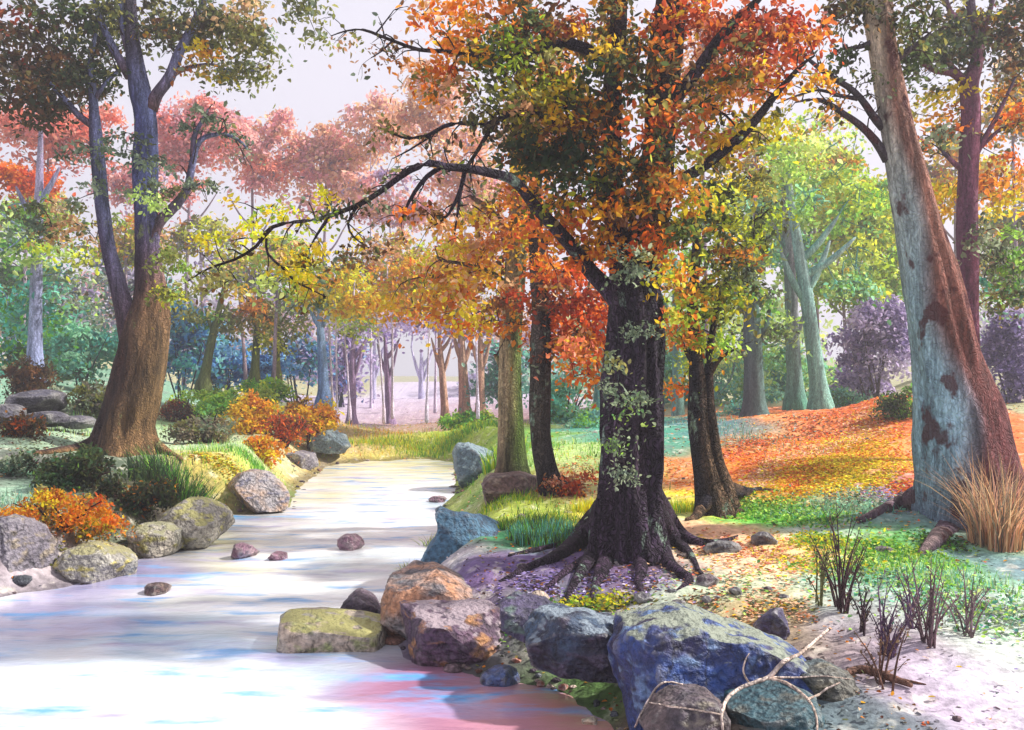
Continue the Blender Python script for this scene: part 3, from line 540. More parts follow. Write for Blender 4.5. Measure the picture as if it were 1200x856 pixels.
# the great tree on the near bank, Y = 8.6
big_tree('old_beech_tree', 'huge dark gnarled tree with spreading roots, tallest trunk in the middle of the near bank', 8.6,
    [(740, 642, 42), (741, 600, 36), (742, 560, 34), (743, 520, 34), (744, 470, 32), (745, 420, 31), (745, 370, 31), (745, 330, 29), (754, 290, 22), (766, 240, 18), (772, 180, 17), (776, 110, 16), (782, 50, 16), (788, 0, 15), (792, -90, 13), (790, -200, 11)],
    [[(735, 335, 22), (726, 290, 15), (720, 240, 12), (716, 190, 12), (715, 140, 12), (718, 90, 11), (722, 45, 10), (728, -10, 9), (735, -80, 7)],
     [(728, 352, 17), (712, 338, 11), (692, 318, 9, -.1), (668, 288, 8, -.3), (648, 264, 7.5, -.5), (630, 246, 7, -.6), (612, 222, 6.4, -.8), (596, 209, 6, -.9), (572, 203, 5.5, -1), (545, 198, 5, -1.1), (520, 195, 4.5, -1.2), (502, 191, 4.3, -1.3), (480, 200, 3.8, -1.3), (455, 218, 3.3, -1.3), (428, 236, 3, -1.4), (400, 248, 2.7, -1.4), (370, 258, 2.5, -1.4), (345, 261, 2.3, -1.5), (320, 266, 2.2, -1.5), (300, 288, 1.9, -1.5), (275, 303, 1.6, -1.5), (250, 311, 1.3, -1.5), (233, 320, 1, -1.5), (216, 332, .6, -1.5)],
     [(312, 280, 1.6, -1.5), (314, 298, 1.5, -1.5), (330, 314, 1.4, -1.5), (345, 330, 1.2, -1.5), (362, 338, 1, -1.5), (382, 348, .6, -1.5)],
     [(518, 195, 3.4, -1.2), (500, 206, 2.8, -1.2), (485, 225, 2.2, -1.2), (475, 245, 1.4, -1.2), (470, 262, .8, -1.2)], [(545, 199, 3, -1.1), (540, 222, 2.6, -1.1), (530, 245, 2, -1.1), (520, 258, 1.3, -1.1), (500, 270, .8, -1.1)],
     [(540, 225, 2, -1.1), (536, 250, 1.6, -1.1), (532, 275, 1, -1.1)], [(420, 240, 2, -1.4), (408, 262, 1.4, -1.4), (415, 278, 1, -1.4), (432, 290, .6, -1.4)], [(385, 256, 2, -1.4), (372, 275, 1.3, -1.4), (362, 292, .8, -1.4)],
     [(716, 82, 9), (705, 72, 8), (690, 60, 7), (668, 53, 6.5), (644, 55, 5.5), (620, 62, 5), (596, 71, 4.5), (572, 67, 3.6), (550, 64, 3), (520, 61, 2.6), (491, 59, 2.3), (465, 50, 2), (444, 42, 1.8), (425, 35, 1.5), (405, 36, 1), (388, 42, .6)],
     [(460, 48, 1.3), (448, 60, 1), (435, 68, .6)], [(440, 40, 1), (452, 25, .8), (462, 12, .5)],
     [(712, 192, 7), (698, 175, 5), (680, 162, 4.2), (660, 150, 3.6), (637, 139, 3)], [(707, 130, 5), (690, 124, 4), (668, 126, 3.4), (640, 134, 3), (596, 132, 3, -.5), (583, 142, 3, -.5), (572, 156, 2.8, -.5), (560, 176, 2.5, -.6), (548, 195, 2.2, -.8)],
     [(596, 134, 3, -.5), (569, 146, 2.8, -.5), (540, 145, 2.6, -.5), (520, 149, 2.4, -.5), (502, 159, 2.1, -.5), (480, 163, 1.7, -.5), (462, 158, 1.2, -.5), (445, 150, .7, -.5)], [(505, 160, 1.4, -.5), (480, 175, 1.1, -.5), (460, 185, .6, -.5)],
     [(765, 245, 10), (785, 225, 7.5), (800, 210, 7), (822, 196, 6.5), (846, 178, 6), (868, 160, 5.5), (886, 140, 5), (903, 118, 4.4), (922, 96, 3.2), (942, 75, 2.2), (955, 66, 1.2)],
     [(775, 140, 10), (800, 105, 7.5), (820, 78, 7), (840, 50, 6), (862, 25, 5), (886, 2, 4), (905, -20, 3)], [(785, 120, 5), (800, 128, 3), (825, 126, 2.4), (850, 135, 1.6), (862, 148, .9)]],
    [(768, 60, 34, 30, -.5, .3, 1.3, 'orange gold darkgreen darkmix', .075), (775, 120, 34, 30, -.5, .3, 1.2, 'gold olive orange redor:.5', .075), (765, 180, 34, 30, -.5, .3, 1.4, 'darkgreen ygreen orange:.7 darkmix', .075), (770, 225, 36, 22, -.5, .3, 1.4, 'orange gold:1.3 olive', .075), (715, 70, 26, 30, -.4, .3, 1.2, 'darkgreen olive gold', .075), (800, 20, 34, 26, -.4, .3, 1.3, 'redor red:.6 gold', .075), (725, 170, 30, 26, -.5, .3, 1.1, 'orange darkmix gold:.7', .075), (800, 270, 30, 26, -.3, .4, 1.2, 'darkgreen ygreen:1.3 gold', .07), (815, 235, 26, 18, -.3, .3, 1.2, 'yellow:1.3 gold ygreen', .07),
     (700, 300, 30, 18, -.3, .3, 1.1, 'orange redor:.6 gold darkgreen:.5', .07), (780, 315, 26, 20, -.5, .3, 1.1, 'orange:1.3 ygreen gold', .065), (795, 365, 20, 22, -.3, .3, .9, 'orange ygreen gold:.6', .065), (715, 455, 12, 12, -.9, .1, 1, 'graygreen', .04), (748, 385, 20, 14, -.95, .1, .7, 'graygreen', .04), (725, 515, 14, 16, -.9, .1, .8, 'graygreen lgreen:.4', .04),
     (600, 60, 55, 38, 0, .7, 1.7, 'darkmix darkgreen:2 ygreen:.5 orange:.5', .075), (575, 22, 50, 28, .2, .8, 1.5, 'darkmix gold:1.5 orange darkgreen', .075), (520, 32, 45, 26, .3, .6, 1.5, 'orange:2 gold tan:.5', .075), (640, 25, 45, 30, .2, .8, 1.7, 'darkmix gold:.7 red brown', .075),
     (700, 30, 55, 34, .3, .8, 1.5, 'red:.8 darkmix gold olive', .075), (660, 95, 50, 34, -.2, .7, 1.7, 'darkgreen:3 ygreen olive gold:.5', .075), (700, 130, 40, 36, 0, .6, 1.5, 'darkgreen orange:.6 gold darkmix', .075), (600, 110, 40, 32, -.3, .7, 1.6, 'olive:1.5 darkmix yellow ygreen', .075),
     (645, 150, 50, 34, 0, .7, 1.7, 'brown:.6 gold:1.8 darkgreen yellow:.8', .075), (640, 185, 60, 26, -.1, .7, 2.2, 'darkgreen:5 orange:.4 darkmix', .075), (700, 205, 50, 28, -.3, .6, 2.1, 'darkgreen:4 orange:.6 darkmix ygreen:.6', .075), (690, 240, 62, 22, -.2, .6, 1.6, 'orange:1.5 darkmix:.6 gold:1.2', .075),
     (675, 275, 48, 22, .2, .6, 1.4, 'redor:.5 orange darkmix:.4 gold', .075), (740, 60, 26, 50, .5, .6, .9, 'darkgreen darkmix gold:.5', .075), (750, 240, 36, 26, -.4, .4, 1.3, 'darkmix orange:.7 darkgreen ygreen:.3', .075), (788, 205, 26, 26, -.2, .5, 1.2, 'orange gold olive', .075),
     (765, 280, 26, 20, -.5, .4, 1.2, 'orange:2 redor gold', .07), (738, 258, 34, 12, -.5, .3, 1.1, 'brown lilac:.3 darkmix', .07),
     (850, 30, 55, 30, .3, .7, 1.6, 'red:2 redor brown:.6', .075), (920, 32, 44, 32, .4, .6, 1.6, 'red:2 redor orange:.6', .075), (835, 100, 45, 34, .3, .7, 1.2, 'orange:.6 gold:1.4 yellow:.5 darkgreen olive', .075), (860, 75, 30, 22, 0, .6, 1.2, 'darkgreen:1 redor gold', .075), (890, 90, 36, 26, .3, .5, 1.2, 'coral redor gold', .075), (935, 40, 30, 10, 0, .4, .8, 'gold', .07),
     (855, 165, 40, 26, .2, .5, 1.5, 'yellow:1.5 gold olive darkgreen ygreen', .075), (815, 150, 30, 26, .3, .5, 1.1, 'orange coral:.6 olive', .075), (905, 140, 32, 18, .3, .4, .9, 'ygreen:1 olive yellow', .07), (955, 95, 22, 9, 0, .3, .9, 'gold yellow', .065),
     (590, 140, 30, 26, -.4, .4, 1.1, 'olive tan:.6 darkmix', .07), (555, 110, 30, 20, 0, .4, .9, 'brown tan olive', .07), (500, 90, 40, 18, .2, .4, .9, 'orange gold:.7 olive:.5', .07), (528, 75, 28, 12, 0, .3, 1, 'orange olive', .07), (455, 45, 12, 8, 0, .2, .6, 'olive brown tan', .065), (410, 38, 16, 7, 0, .2, .9, 'olive brown tan', .06), (458, 62, 14, 6, 0, .2, .7, 'brown', .05),
     (450, 152, 16, 7, -.5, .2, 1, 'brown olive', .055), (438, 238, 10, 12, -1.4, .2, 1, 'graygreen brown', .05), (400, 244, 12, 7, -1.4, .2, 1.1, 'graygreen darkmix', .05), (372, 256, 16, 6, -1.4, .2, 1.1, 'yellow ygreen', .05), (340, 300, 24, 12, -1.4, .3, .9, 'yellow brown gold:.6', .05), (405, 300, 16, 14, -1.4, .2, 1, 'brown:1.5 graygreen', .05), (430, 290, 14, 8, -1.4, .2, .8, 'brown', .05), (375, 290, 18, 10, -1.4, .2, .9, 'yellow tan', .05),
     (235, 325, 22, 12, -1.5, .3, 1.1, 'lgreen olive', .05), (270, 325, 18, 14, -1.5, .3, .8, 'olive brown:.7', .05), (330, 335, 22, 16, -1.5, .3, 1.1, 'lgreen:1.5 olive ygreen', .05), (365, 345, 20, 12, -1.5, .2, .9, 'graygreen yellow:.5', .05), (300, 262, 20, 6, -1.5, .2, 1.2, 'yellow ygreen', .05), (380, 232, 26, 7, -1.4, .2, .8, 'yellow', .05), (255, 285, 24, 10, -1.5, .3, .9, 'yellow olive lgreen', .05), (300, 240, 40, 10, -1.2, .4, .6, 'ygreen yellow lgreen', .05), (355, 318, 24, 12, -1.5, .3, .9, 'yellow ygreen', .05), (420, 275, 10, 5, -1.3, .1, 1, 'yellow', .05), (340, 250, 24, 6, -1.4, .2, .9, 'yellow', .05),
     (520, 262, 24, 16, -1, .3, .9, 'orange gold tan', .055), (490, 248, 22, 14, -1.1, .3, .7, 'orange brown:.6', .055), (608, 212, 20, 16, -.8, .2, .9, 'redor coral gold', .06), (640, 242, 18, 12, -.6, .2, 1.2, 'olive ygreen darkmix', .06), (745, 295, 26, 10, -.9, .15, .9, 'graygreen olive', .055), (742, 315, 22, 12, -.95, .15, .8, 'graygreen', .05), (715, 420, 14, 16, -.9, .15, .8, 'graygreen olive', .05), (735, 470, 22, 18, -.95, .15, .8, 'graygreen:1.5 lgreen:.6', .05), (742, 555, 24, 10, -.95, .12, .7, 'graygreen', .045)],
    BARK_DARK, [('#4A3A52', '#3A2E42'), ('#463848', '#302638'), ('#42384A', '#2C2634'), ('#3C303A', '#302A40'), ('#40342F', '#332B36'), ('#3A2A24', '#2A2228'), ('#33261F', '#2A2426')],
    n=80, flare=.5, flare_h=.42, rough=.42, lobes=7, tw='#2E2426', twig_r=.007, rcol=('#4A3850', '#3A2E40'),
    roots=[[(730, 580, 14), (694, 622, 15), (674, 642, 11), (650, 658, 8), (618, 670, 5), (585, 684, 2)], [(732, 585, 14), (706, 640, 13), (688, 664, 9), (672, 688, 5), (662, 706, 2)], [(730, 605, 14), (718, 648, 13), (706, 672, 8.5), (698, 692, 5), (692, 708, 2)], [(745, 605, 14), (748, 652, 12), (752, 672, 7), (748, 686, 4.5), (756, 702, 2)],
           [(752, 580, 14), (772, 644, 12), (784, 664, 8), (796, 674, 6), (808, 682, 5), (797, 694, 3), (783, 702, 1.6)], [(752, 575, 14), (788, 626, 12), (808, 637, 8), (830, 640, 5.5), (852, 635, 3), (872, 628, 1.4)], [(754, 580, 12), (790, 638, 10), (806, 650, 6), (814, 662, 4), (820, 672, 2.6), (834, 682, 1)],
           [(728, 590, 9), (676, 636, 8), (648, 644, 5), (620, 648, 3), (596, 652, 1.4)], [(732, 590, 8), (695, 650, 7), (664, 672, 5), (640, 694, 3), (624, 702, 1.4)]])

# leaning tree by the frame edge, Y = 10
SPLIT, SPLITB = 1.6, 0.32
big_tree('leaning_tree', 'thick leaning tree with mottled pale and red-brown bark and a blue-grey stripe of bare wood', 10,
    [(1148, 628, 78), (1140, 590, 66), (1130, 540, 55), (1121, 480, 47), (1108, 420, 38), (1095, 350, 32), (1082, 290, 27), (1066, 220, 22.5), (1052, 155, 19), (1040, 90, 16.5), (1032, 40, 15), (1028, 0, 16), (1020, -80, 14), (1012, -170, 11)],
    [[(1040, 188, 6), (1025, 166, 5), (1008, 148, 4.2), (990, 135, 3.7), (966, 119, 3), (948, 117, 2), (932, 120, 1)],
     [(1035, 150, 5.5), (1020, 132, 4.6), (1008, 116, 4), (993, 102, 3.6), (970, 88, 3), (946, 69, 2), (938, 62, 1)], [(1005, 116, 3), (985, 112, 2.2), (960, 105, 1.8), (935, 112, 1.3), (912, 122, .7)],
     [(1022, 50, 4), (1005, 56, 2.5), (988, 58, 1.6), (975, 62, .8)], [(1050, 70, 5), (1070, 55, 3.2), (1090, 40, 2.2)], [(1026, 20, 5), (1004, 5, 4), (985, -15, 3)]],
    [(1000, 8, 50, 18, 0, .8, 1.7, 'darkmix:2 brown darkgreen', .08), (1072, 25, 40, 24, 0, .8, 1.5, 'darkgreen:2 darkmix olive:.5', .08), (1075, 62, 24, 20, .2, .5, 1.3, 'darkgreen:2', .08), (992, 60, 18, 11, 0, .3, 1.4, 'darkgreen', .07), (1010, 95, 14, 6, 0, .3, 1.1, 'darkgreen olive', .06), (965, 95, 20, 8, 0, .3, .9, 'gold yellow', .06), (965, 125, 18, 6, 0, .3, .8, 'gold olive', .06), (1060, 95, 12, 14, .2, .4, 1, 'darkgreen', .07)],
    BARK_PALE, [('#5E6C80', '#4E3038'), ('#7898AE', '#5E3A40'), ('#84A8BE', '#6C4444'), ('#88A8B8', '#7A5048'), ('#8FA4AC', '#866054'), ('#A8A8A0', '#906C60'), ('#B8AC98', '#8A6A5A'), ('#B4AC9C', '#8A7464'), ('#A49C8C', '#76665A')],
    n=64, flare=.32, flare_h=.4, rough=.16, bcols=[('#3A3438', '#4E4650'), ('#33303A', '#4A4650')],
    roots=[[(1110, 570, 16), (1052, 598, 12), (1025, 606, 7), (1005, 612, 3)], [(1120, 620, 22), (1095, 640, 10), (1080, 652, 5)]], rcol=('#7A6A6A', '#5A4A58'))

SPLIT, SPLITB = 0.9, 0.0
# dark purple tree behind it, Y = 14
big_tree('purple_barked_tree', 'slender tree with plum-coloured bark and forked top behind the thick leaning trunk', 14,
    [(1136, 520, 15), (1136, 420, 12), (1135, 355, 11), (1134, 300, 12), (1134, 240, 11.5), (1136, 180, 11), (1137, 130, 10.5), (1136, 100, 10), (1144, 75, 8), (1147, 55, 7), (1142, 35, 6), (1138, 10, 5.5), (1134, -40, 5)],
    [[(1135, 105, 8), (1127, 94, 6), (1115, 86, 4.6), (1098, 84, 3.4), (1084, 76, 2.6), (1074, 66, 1.8)], [(1130, 95, 4), (1112, 75, 3), (1102, 64, 2)], [(1141, 36, 5), (1126, 26, 4), (1114, 14, 3.2), (1108, -6, 2.4)], [(1146, 50, 4), (1158, 20, 3), (1166, -10, 2.4)],
     [(1132, 200, 5), (1118, 192, 3), (1104, 178, 2)], [(1140, 190, 3.5), (1155, 160, 3), (1172, 128, 2.4), (1190, 90, 1.6)], [(1150, 172, 2.4), (1175, 150, 2), (1205, 138, 1.4)]],
    [(1110, 48, 45, 26, 0, 1, 1.8, 'darkgreen:3 darkmix', .11), (1160, 30, 45, 30, .3, 1.2, 1.7, 'darkmix:2 brown darkgreen', .11), (1195, 40, 30, 40, 0, 1, 1.6, 'darkmix red:.4 brown', .11), (1150, 8, 25, 14, 0, .8, 1.3, 'yellow gold darkmix', .1), (1085, 60, 20, 14, 0, .5, 1.3, 'darkgreen graygreen', .1),
     (1105, 118, 26, 20, .4, .8, 1.4, 'yellow:2 gold olive', .1), (1100, 150, 20, 24, .3, .7, 1.1, 'gold orange:.6 olive', .1), (1090, 165, 16, 12, -.3, .5, 1.2, 'darkgreen graygreen', .1), (1180, 100, 26, 26, .3, .8, .9, 'olive gold', .1), (1180, 150, 26, 22, .2, .8, 1.2, 'orange:1.5 olive gold', .1), (1180, 200, 26, 26, 0, .8, 1.3, 'orange gold brown:.6', .1),
     (1108, 230, 22, 22, .5, .7, 1.4, 'yellow:2 ygreen gold', .1), (1172, 240, 24, 14, 0, .6, 1.1, 'yellow orange ygreen', .1), (1180, 290, 30, 30, 0, .9, 1.7, 'darkgreen green:.6 graygreen', .1), (1150, 270, 14, 20, -.4, .5, 1, 'darkgreen graygreen', .1), (1180, 345, 28, 26, .3, .8, 1.4, 'green:.6 teal:.5 darkgreen olive', .1)],
    BARK_SOFT, [('#4A2E44', '#6A4058'), ('#52304A', '#744862'), ('#603A52', '#8A5A74'), ('#6A4258', '#8E6478'), ('#3C3A4C', '#54566A')], n=20, rough=.12)

# pair beside the stream
big_tree('mossy_tree', 'pale mossy trunk standing directly behind the grey-blue boulder at the water edge', 14,
    [(600, 563, 22), (600, 545, 17), (599, 510, 15), (598, 470, 14), (598, 430, 13), (599, 390, 12), (602, 340, 12), (605, 290, 12), (608, 240, 10), (608, 180, 9), (612, 120, 8), (614, 60, 7), (618, 0, 6)],
    [[(606, 300, 6), (590, 270, 4.4), (572, 245, 3.2), (550, 230, 2)], [(588, 430, 4), (583, 420, 3), (580, 416, 2)], [(600, 340, 5), (575, 320, 3.4), (545, 310, 2.4), (515, 305, 1.4)]],
    [(612, 215, 26, 30, -.4, .4, 1.2, 'orange gold yellow:.5 olive', .1), (604, 275, 24, 26, -.4, .4, 1.1, 'gold orange:.8 yellow:.6', .1), (545, 320, 45, 34, 0, 1, 1.5, 'gold:2 yellow:2 orange tan:.4', .11), (500, 345, 50, 26, .5, 1, 1.1, 'gold:1.5 orange:.7 olive:.5 yellow', .11), (545, 372, 40, 16, 0, .8, 1.5, 'gold:2 yellow:2 orange:1.5 tan:.4', .11), (560, 280, 34, 28, 0, .9, 1.1, 'orange:.6 gold:1.5 yellow tan', .11), (520, 290, 30, 20, .4, .8, .9, 'gold tan ygreen:.5', .11),
     (590, 350, 30, 28, -.7, .5, 1.1, 'redor orange tan:.5 brown', .1), (600, 380, 20, 12, -.7, .4, .9, 'redor orange brown', .1), (560, 240, 28, 22, .3, .7, .9, 'tan olive gold', .11), (590, 250, 26, 30, .5, .8, 1, 'orange redor gold brown', .11), (600, 300, 24, 26, .3, .6, .8, 'brown redor tan', .1)],
    BARK_BROWN, [('#5A4A3E', '#46502E'), ('#A89878', '#5E7E3A'), ('#B8A888', '#6A8248'), ('#8A8A68', '#5A5E40'), ('#6A4A3C', '#50382E'), ('#7A4A3A', '#5A3A30')], n=28, flare=.3, rough=.14)
big_tree('black_barked_tree', 'thin black-barked tree leaning beside the pale mossy trunk', 13,
    [(648, 580, 17), (641, 555, 13), (634, 520, 12), (632, 480, 12.5), (633, 440, 12), (634, 400, 12.5), (634, 365, 10), (632, 330, 10), (629, 290, 9), (627, 240, 8), (630, 180, 7), (636, 110, 6), (642, 40, 5)],
    [[(633, 380, 6), (650, 360, 4), (668, 352, 3), (690, 345, 2)], [(630, 300, 5), (650, 270, 3.4), (675, 250, 2.2)]],
    [(636, 250, 24, 28, -.4, .4, 1.2, 'orange gold redor:.5', .09), (636, 310, 18, 20, -.4, .3, 1, 'gold orange brown:.5', .09), (680, 340, 36, 34, 0, .8, 1.8, 'redor:2 orange red:.5', .1), (665, 385, 42, 24, .3, .8, 1.6, 'redor orange:1.5 gold brown:.5', .1), (690, 410, 30, 20, .2, .6, 1.4, 'orange:1.5 redor', .1), (668, 402, 24, 12, -.5, .4, 1.2, 'yellow tan coral', .09), (700, 375, 22, 30, .4, .6, 1.5, 'redor:2 orange', .1), (655, 310, 30, 26, .3, .7, 1.2, 'redor orange gold:.5', .1),
     (695, 440, 24, 16, .4, .5, 1, 'gold orange', .1), (650, 345, 22, 20, -.5, .4, .9, 'brown redor tan', .09), (640, 420, 20, 12, 0, .4, .5, 'graygreen red:.4', .08), (690, 300, 30, 18, .8, .6, 1.2, 'redor orange', .1)],
    BARK_DARK, [('#2E2A34', '#1E1A20'), ('#5A544E', '#2C2830'), ('#6A625C', '#2E2A2C'), ('#4A403A', '#302422'), ('#5A382E', '#3A2622')], n=24, flare=.3, rough=.2)
# twisted tree right of the great one, Y = 11
big_tree('twisted_tree', 'small twisted two-stemmed dark tree at the foot of the orange slope', 11,
    [(840, 602, 24), (833, 575, 17), (826, 545, 13), (820, 510, 12), (818, 475, 11), (817, 440, 9), (814, 400, 7), (812, 360, 6), (815, 310, 5), (818, 250, 4)],
    [[(855, 596, 14), (848, 568, 11), (838, 535, 9), (832, 495, 8), (830, 460, 6.5), (831, 420, 5), (835, 385, 4), (846, 340, 3)], [(831, 440, 4), (840, 425, 3), (852, 415, 2), (866, 408, 1)], [(816, 430, 4), (806, 415, 2.6), (800, 400, 1.6)]],
    [(830, 350, 45, 26, 0, .7, 1.4, 'ygreen:2 darkgreen yellow:.6 olive', .08), (800, 390, 28, 24, 0, .5, 1, 'orange gold ygreen', .075), (800, 330, 24, 26, 0, .5, 1.2, 'orange ygreen:1.5 darkgreen', .075), (850, 295, 45, 26, .2, .8, 1.6, 'darkgreen:2 ygreen gold:.4', .08), (835, 240, 50, 30, .4, .8, 1.6, 'darkgreen:2.5 ygreen gold:.4', .08), (880, 260, 34, 24, .4, .7, 1.3, 'ygreen darkgreen', .08), (840, 400, 26, 14, -.2, .4, 1.3, 'ygreen lgreen', .07), (870, 205, 34, 20, .3, .5, 1.3, 'yellow olive darkgreen', .08), (800, 440, 22, 18, .2, .4, .8, 'orange ygreen', .07), (870, 325, 30, 16, 0, .5, 1.2, 'ygreen darkgreen graygreen', .075)],
    BARK_DARK, [('#2A2634', '#6A5440'), ('#22202E', '#5E4A38'), ('#1E2030', '#4A3A30'), ('#2E2A2E', '#4A382E')], n=28, flare=.35, flare_h=.3, rough=.25,
    roots=[[(842, 572, 11), (875, 580, 6), (892, 577, 4), (912, 578, 2)], [(835, 580, 9), (815, 608, 5), (805, 612, 3)], [(842, 582, 9), (862, 602, 5), (880, 598, 2.5)]])

# ------------------------------------------------------------ middle-distance trees (px, base py, Y, half width, top py, lean px, colour pair, forks, label, blobs)
def mid_tree(px, by, Y, hw, top, lean, cols, forks, label, blobs, kind='tree', twr=0.02, group=None):
    tr = [(px, by, hw * 1.5), (px + lean * .1, by - (by - top) * .12, hw), (px + lean * .4, by + (top - by) * .45, hw * .8), (px + lean * .75, by + (top - by) * .75, hw * .6), (px + lean, top, hw * .3)]
    br = []
    for (f, dx, dy) in forks:
        sx = px + lean * f; sy = by + (top - by) * f
        br.append([(sx, sy, hw * .55), (sx + dx * .45, sy + dy * .35, hw * .42), (sx + dx * .8, sy + dy * .75, hw * .3), (sx + dx, sy + dy, hw * .12)])
    return big_tree(kind, label, Y, tr, br, blobs, BARK_SOFT, cols, n=14, flare=.25, rough=.1, tw=cols[0][0], twig_r=twr, group=group)
T1 = [('#5A8A90', '#7CB8B0')]
mid_tree(885, 494, 25, 13, 270, -8, [('#3A3A44', '#4E6A68'), ('#4A6668', '#5E8A80')], [(.4, 22, -38), (.3, -16, -30), (.55, -25, -40)], 'stout dark green trunk with low forks at the top of the orange slope',
    [(880, 340, 45, 26, 0, 1.6, 1.3, 'darkgreen:1.5 green ygreen', .17), (900, 385, 36, 18, .6, 1.4, 1.1, 'green lgreen darkgreen', .16), (860, 300, 36, 24, .5, 1.2, 1.1, 'darkgreen ygreen', .16)])
mid_tree(932, 474, 27, 9, 170, -14, [('#3E7A6A', '#5AA08A'), ('#6A8A84', '#8C8E9A'), ('#8A7E8C', '#9C94A0')], [(.25, 14, -30), (.5, 26, -50), (.6, -24, -40)], 'green-tinged straight trunk between the stout dark one and the turquoise one',
    [(930, 300, 36, 34, .8, 1.6, 1, 'lgreen:1.5 green aqua', .18), (915, 240, 36, 30, .5, 1.5, .9, 'lgreen green ygreen', .17), (935, 190, 28, 26, .5, 1.4, .9, 'ygreen olive', .17), (920, 410, 24, 22, .8, 1, .7, 'aqua green', .16)])
mid_tree(962, 478, 26, 10, 200, -40, [('#5A9488', '#7CB4A4'), ('#6AA09C', '#8EBAB4'), ('#84A8AC', '#A4B4B8')], [(.48, 30, -62), (.62, 45, -52), (.45, -30, -60), (.55, 62, -46)], 'turquoise forked tree standing on the edge of the orange slope',
    [(922, 190, 34, 34, 0, 1.4, 1.3, 'ygreen lgreen:1.5', .18), (940, 240, 30, 24, -.5, 1.2, .6, 'lgreen aqua', .17), (985, 190, 46, 34, 1, 2, .9, 'ygreen:1.5 lgreen gold:.5', .18), (1010, 240, 40, 36, 1.5, 2, 1.1, 'lgreen ygreen green:.5', .18), (990, 330, 40, 26, 1, 1.5, .6, 'green aqua lgreen', .17), (1020, 300, 32, 24, 1.5, 1.5, .9, 'ygreen lgreen', .17), (965, 150, 40, 22, 1.5, 1.5, .8, 'gold ygreen lgreen', .17)])
mid_tree(700, 500, 30, 6, 330, 8, T1, [(.5, 14, -40), (.6, -14, -40)], 'pale green sapling between the great tree and its black-barked neighbour', [(690, 400, 36, 36, .5, 2, .7, 'aqua green teal', .2), (670, 440, 30, 26, .5, 1.4, .7, 'teal aqua', .2)])
mid_tree(795, 500, 32, 7, 300, -4, T1, [(.5, 20, -50), (.6, -20, -40)], 'slim teal tree behind the small twisted tree', [(800, 380, 40, 40, 0, 2, 1.1, 'green:1.5 ygreen lgreen', .2), (790, 300, 36, 36, 0, 2, .9, 'green ygreen lgreen', .2), (860, 420, 34, 36, 2, 2, .8, 'aqua lgreen teal:.6', .2), (860, 460, 40, 18, 3, 2, .9, 'teal green', .2)])
# far side trunks over the teal shade
mid_tree(40, 436, 24, 8, 150, 8, [('#8AA0C8', '#7A8AB0'), ('#A898B4', '#8A809C')], [(.6, -26, -46), (.7, 24, -40)], 'pale lavender-blue trunk standing behind the dark rocks near the picture edge',
    [(20, 270, 46, 40, 0, 2, 1.1, 'lgreen green:.6 graygreen', .18), (60, 330, 40, 30, 1, 1.5, 1, 'graygreen teal lgreen', .18), (20, 360, 36, 36, 1.5, 1.6, 1.2, 'green teal', .18), (90, 340, 34, 40, 2, 1.6, .8, 'lilac:.6 graygreen brown:.4', .18), (20, 410, 30, 24, 1, 1, 1.2, 'teal green darkgreen', .17), (75, 290, 30, 24, 0, 1.2, .7, 'ygreen olive', .17)])
mid_tree(238, 452, 30, 6, 330, 26, [('#3E5230', '#5E6A3A'), ('#4A5A34', '#6A7040')], [(.55, 16, -30), (.5, -10, -30)], 'olive slanting sapling closest to the twin-stemmed tree', [(250, 375, 30, 20, 0, 1.2, 1, 'olive:2 green:.5', .17), (285, 365, 34, 24, .5, 1.4, .9, 'olive gold:.8 orange:.5', .17)])
mid_tree(298, 446, 31, 5, 320, 8, [('#46582C', '#5E6A34')], [(.5, 18, -30), (.55, -14, -26)], 'thin green trunk under a rusty gold crown', [(300, 355, 36, 26, 0, 1.4, 1, 'olive gold brown:.6', .17), (325, 390, 22, 18, .5, 1, .9, 'olive ygreen:.6', .16)])
mid_tree(324, 440, 32, 4, 340, 4, [('#5A6438', '#6E7440')], [(.6, 14, -20)], 'very thin mossy stem just left of the blue forked tree', [(335, 385, 26, 24, 0, 1.2, .9, 'olive:2 ygreen:.5', .17)])
mid_tree(380, 470, 28, 7, 355, -6, [('#5A7AB4', '#7C9CD0'), ('#6A8AB8', '#8AA8CC')], [(.75, 14, -24), (.75, -12, -22)], 'bright blue forked tree beside the orange bushes', [(380, 340, 40, 18, 0, 1.2, 1, 'yellow ygreen olive', .15), (400, 370, 24, 14, .3, 1, .7, 'yellow lgreen', .14), (350, 350, 30, 24, .6, 1.2, .9, 'olive graygreen', .15)])
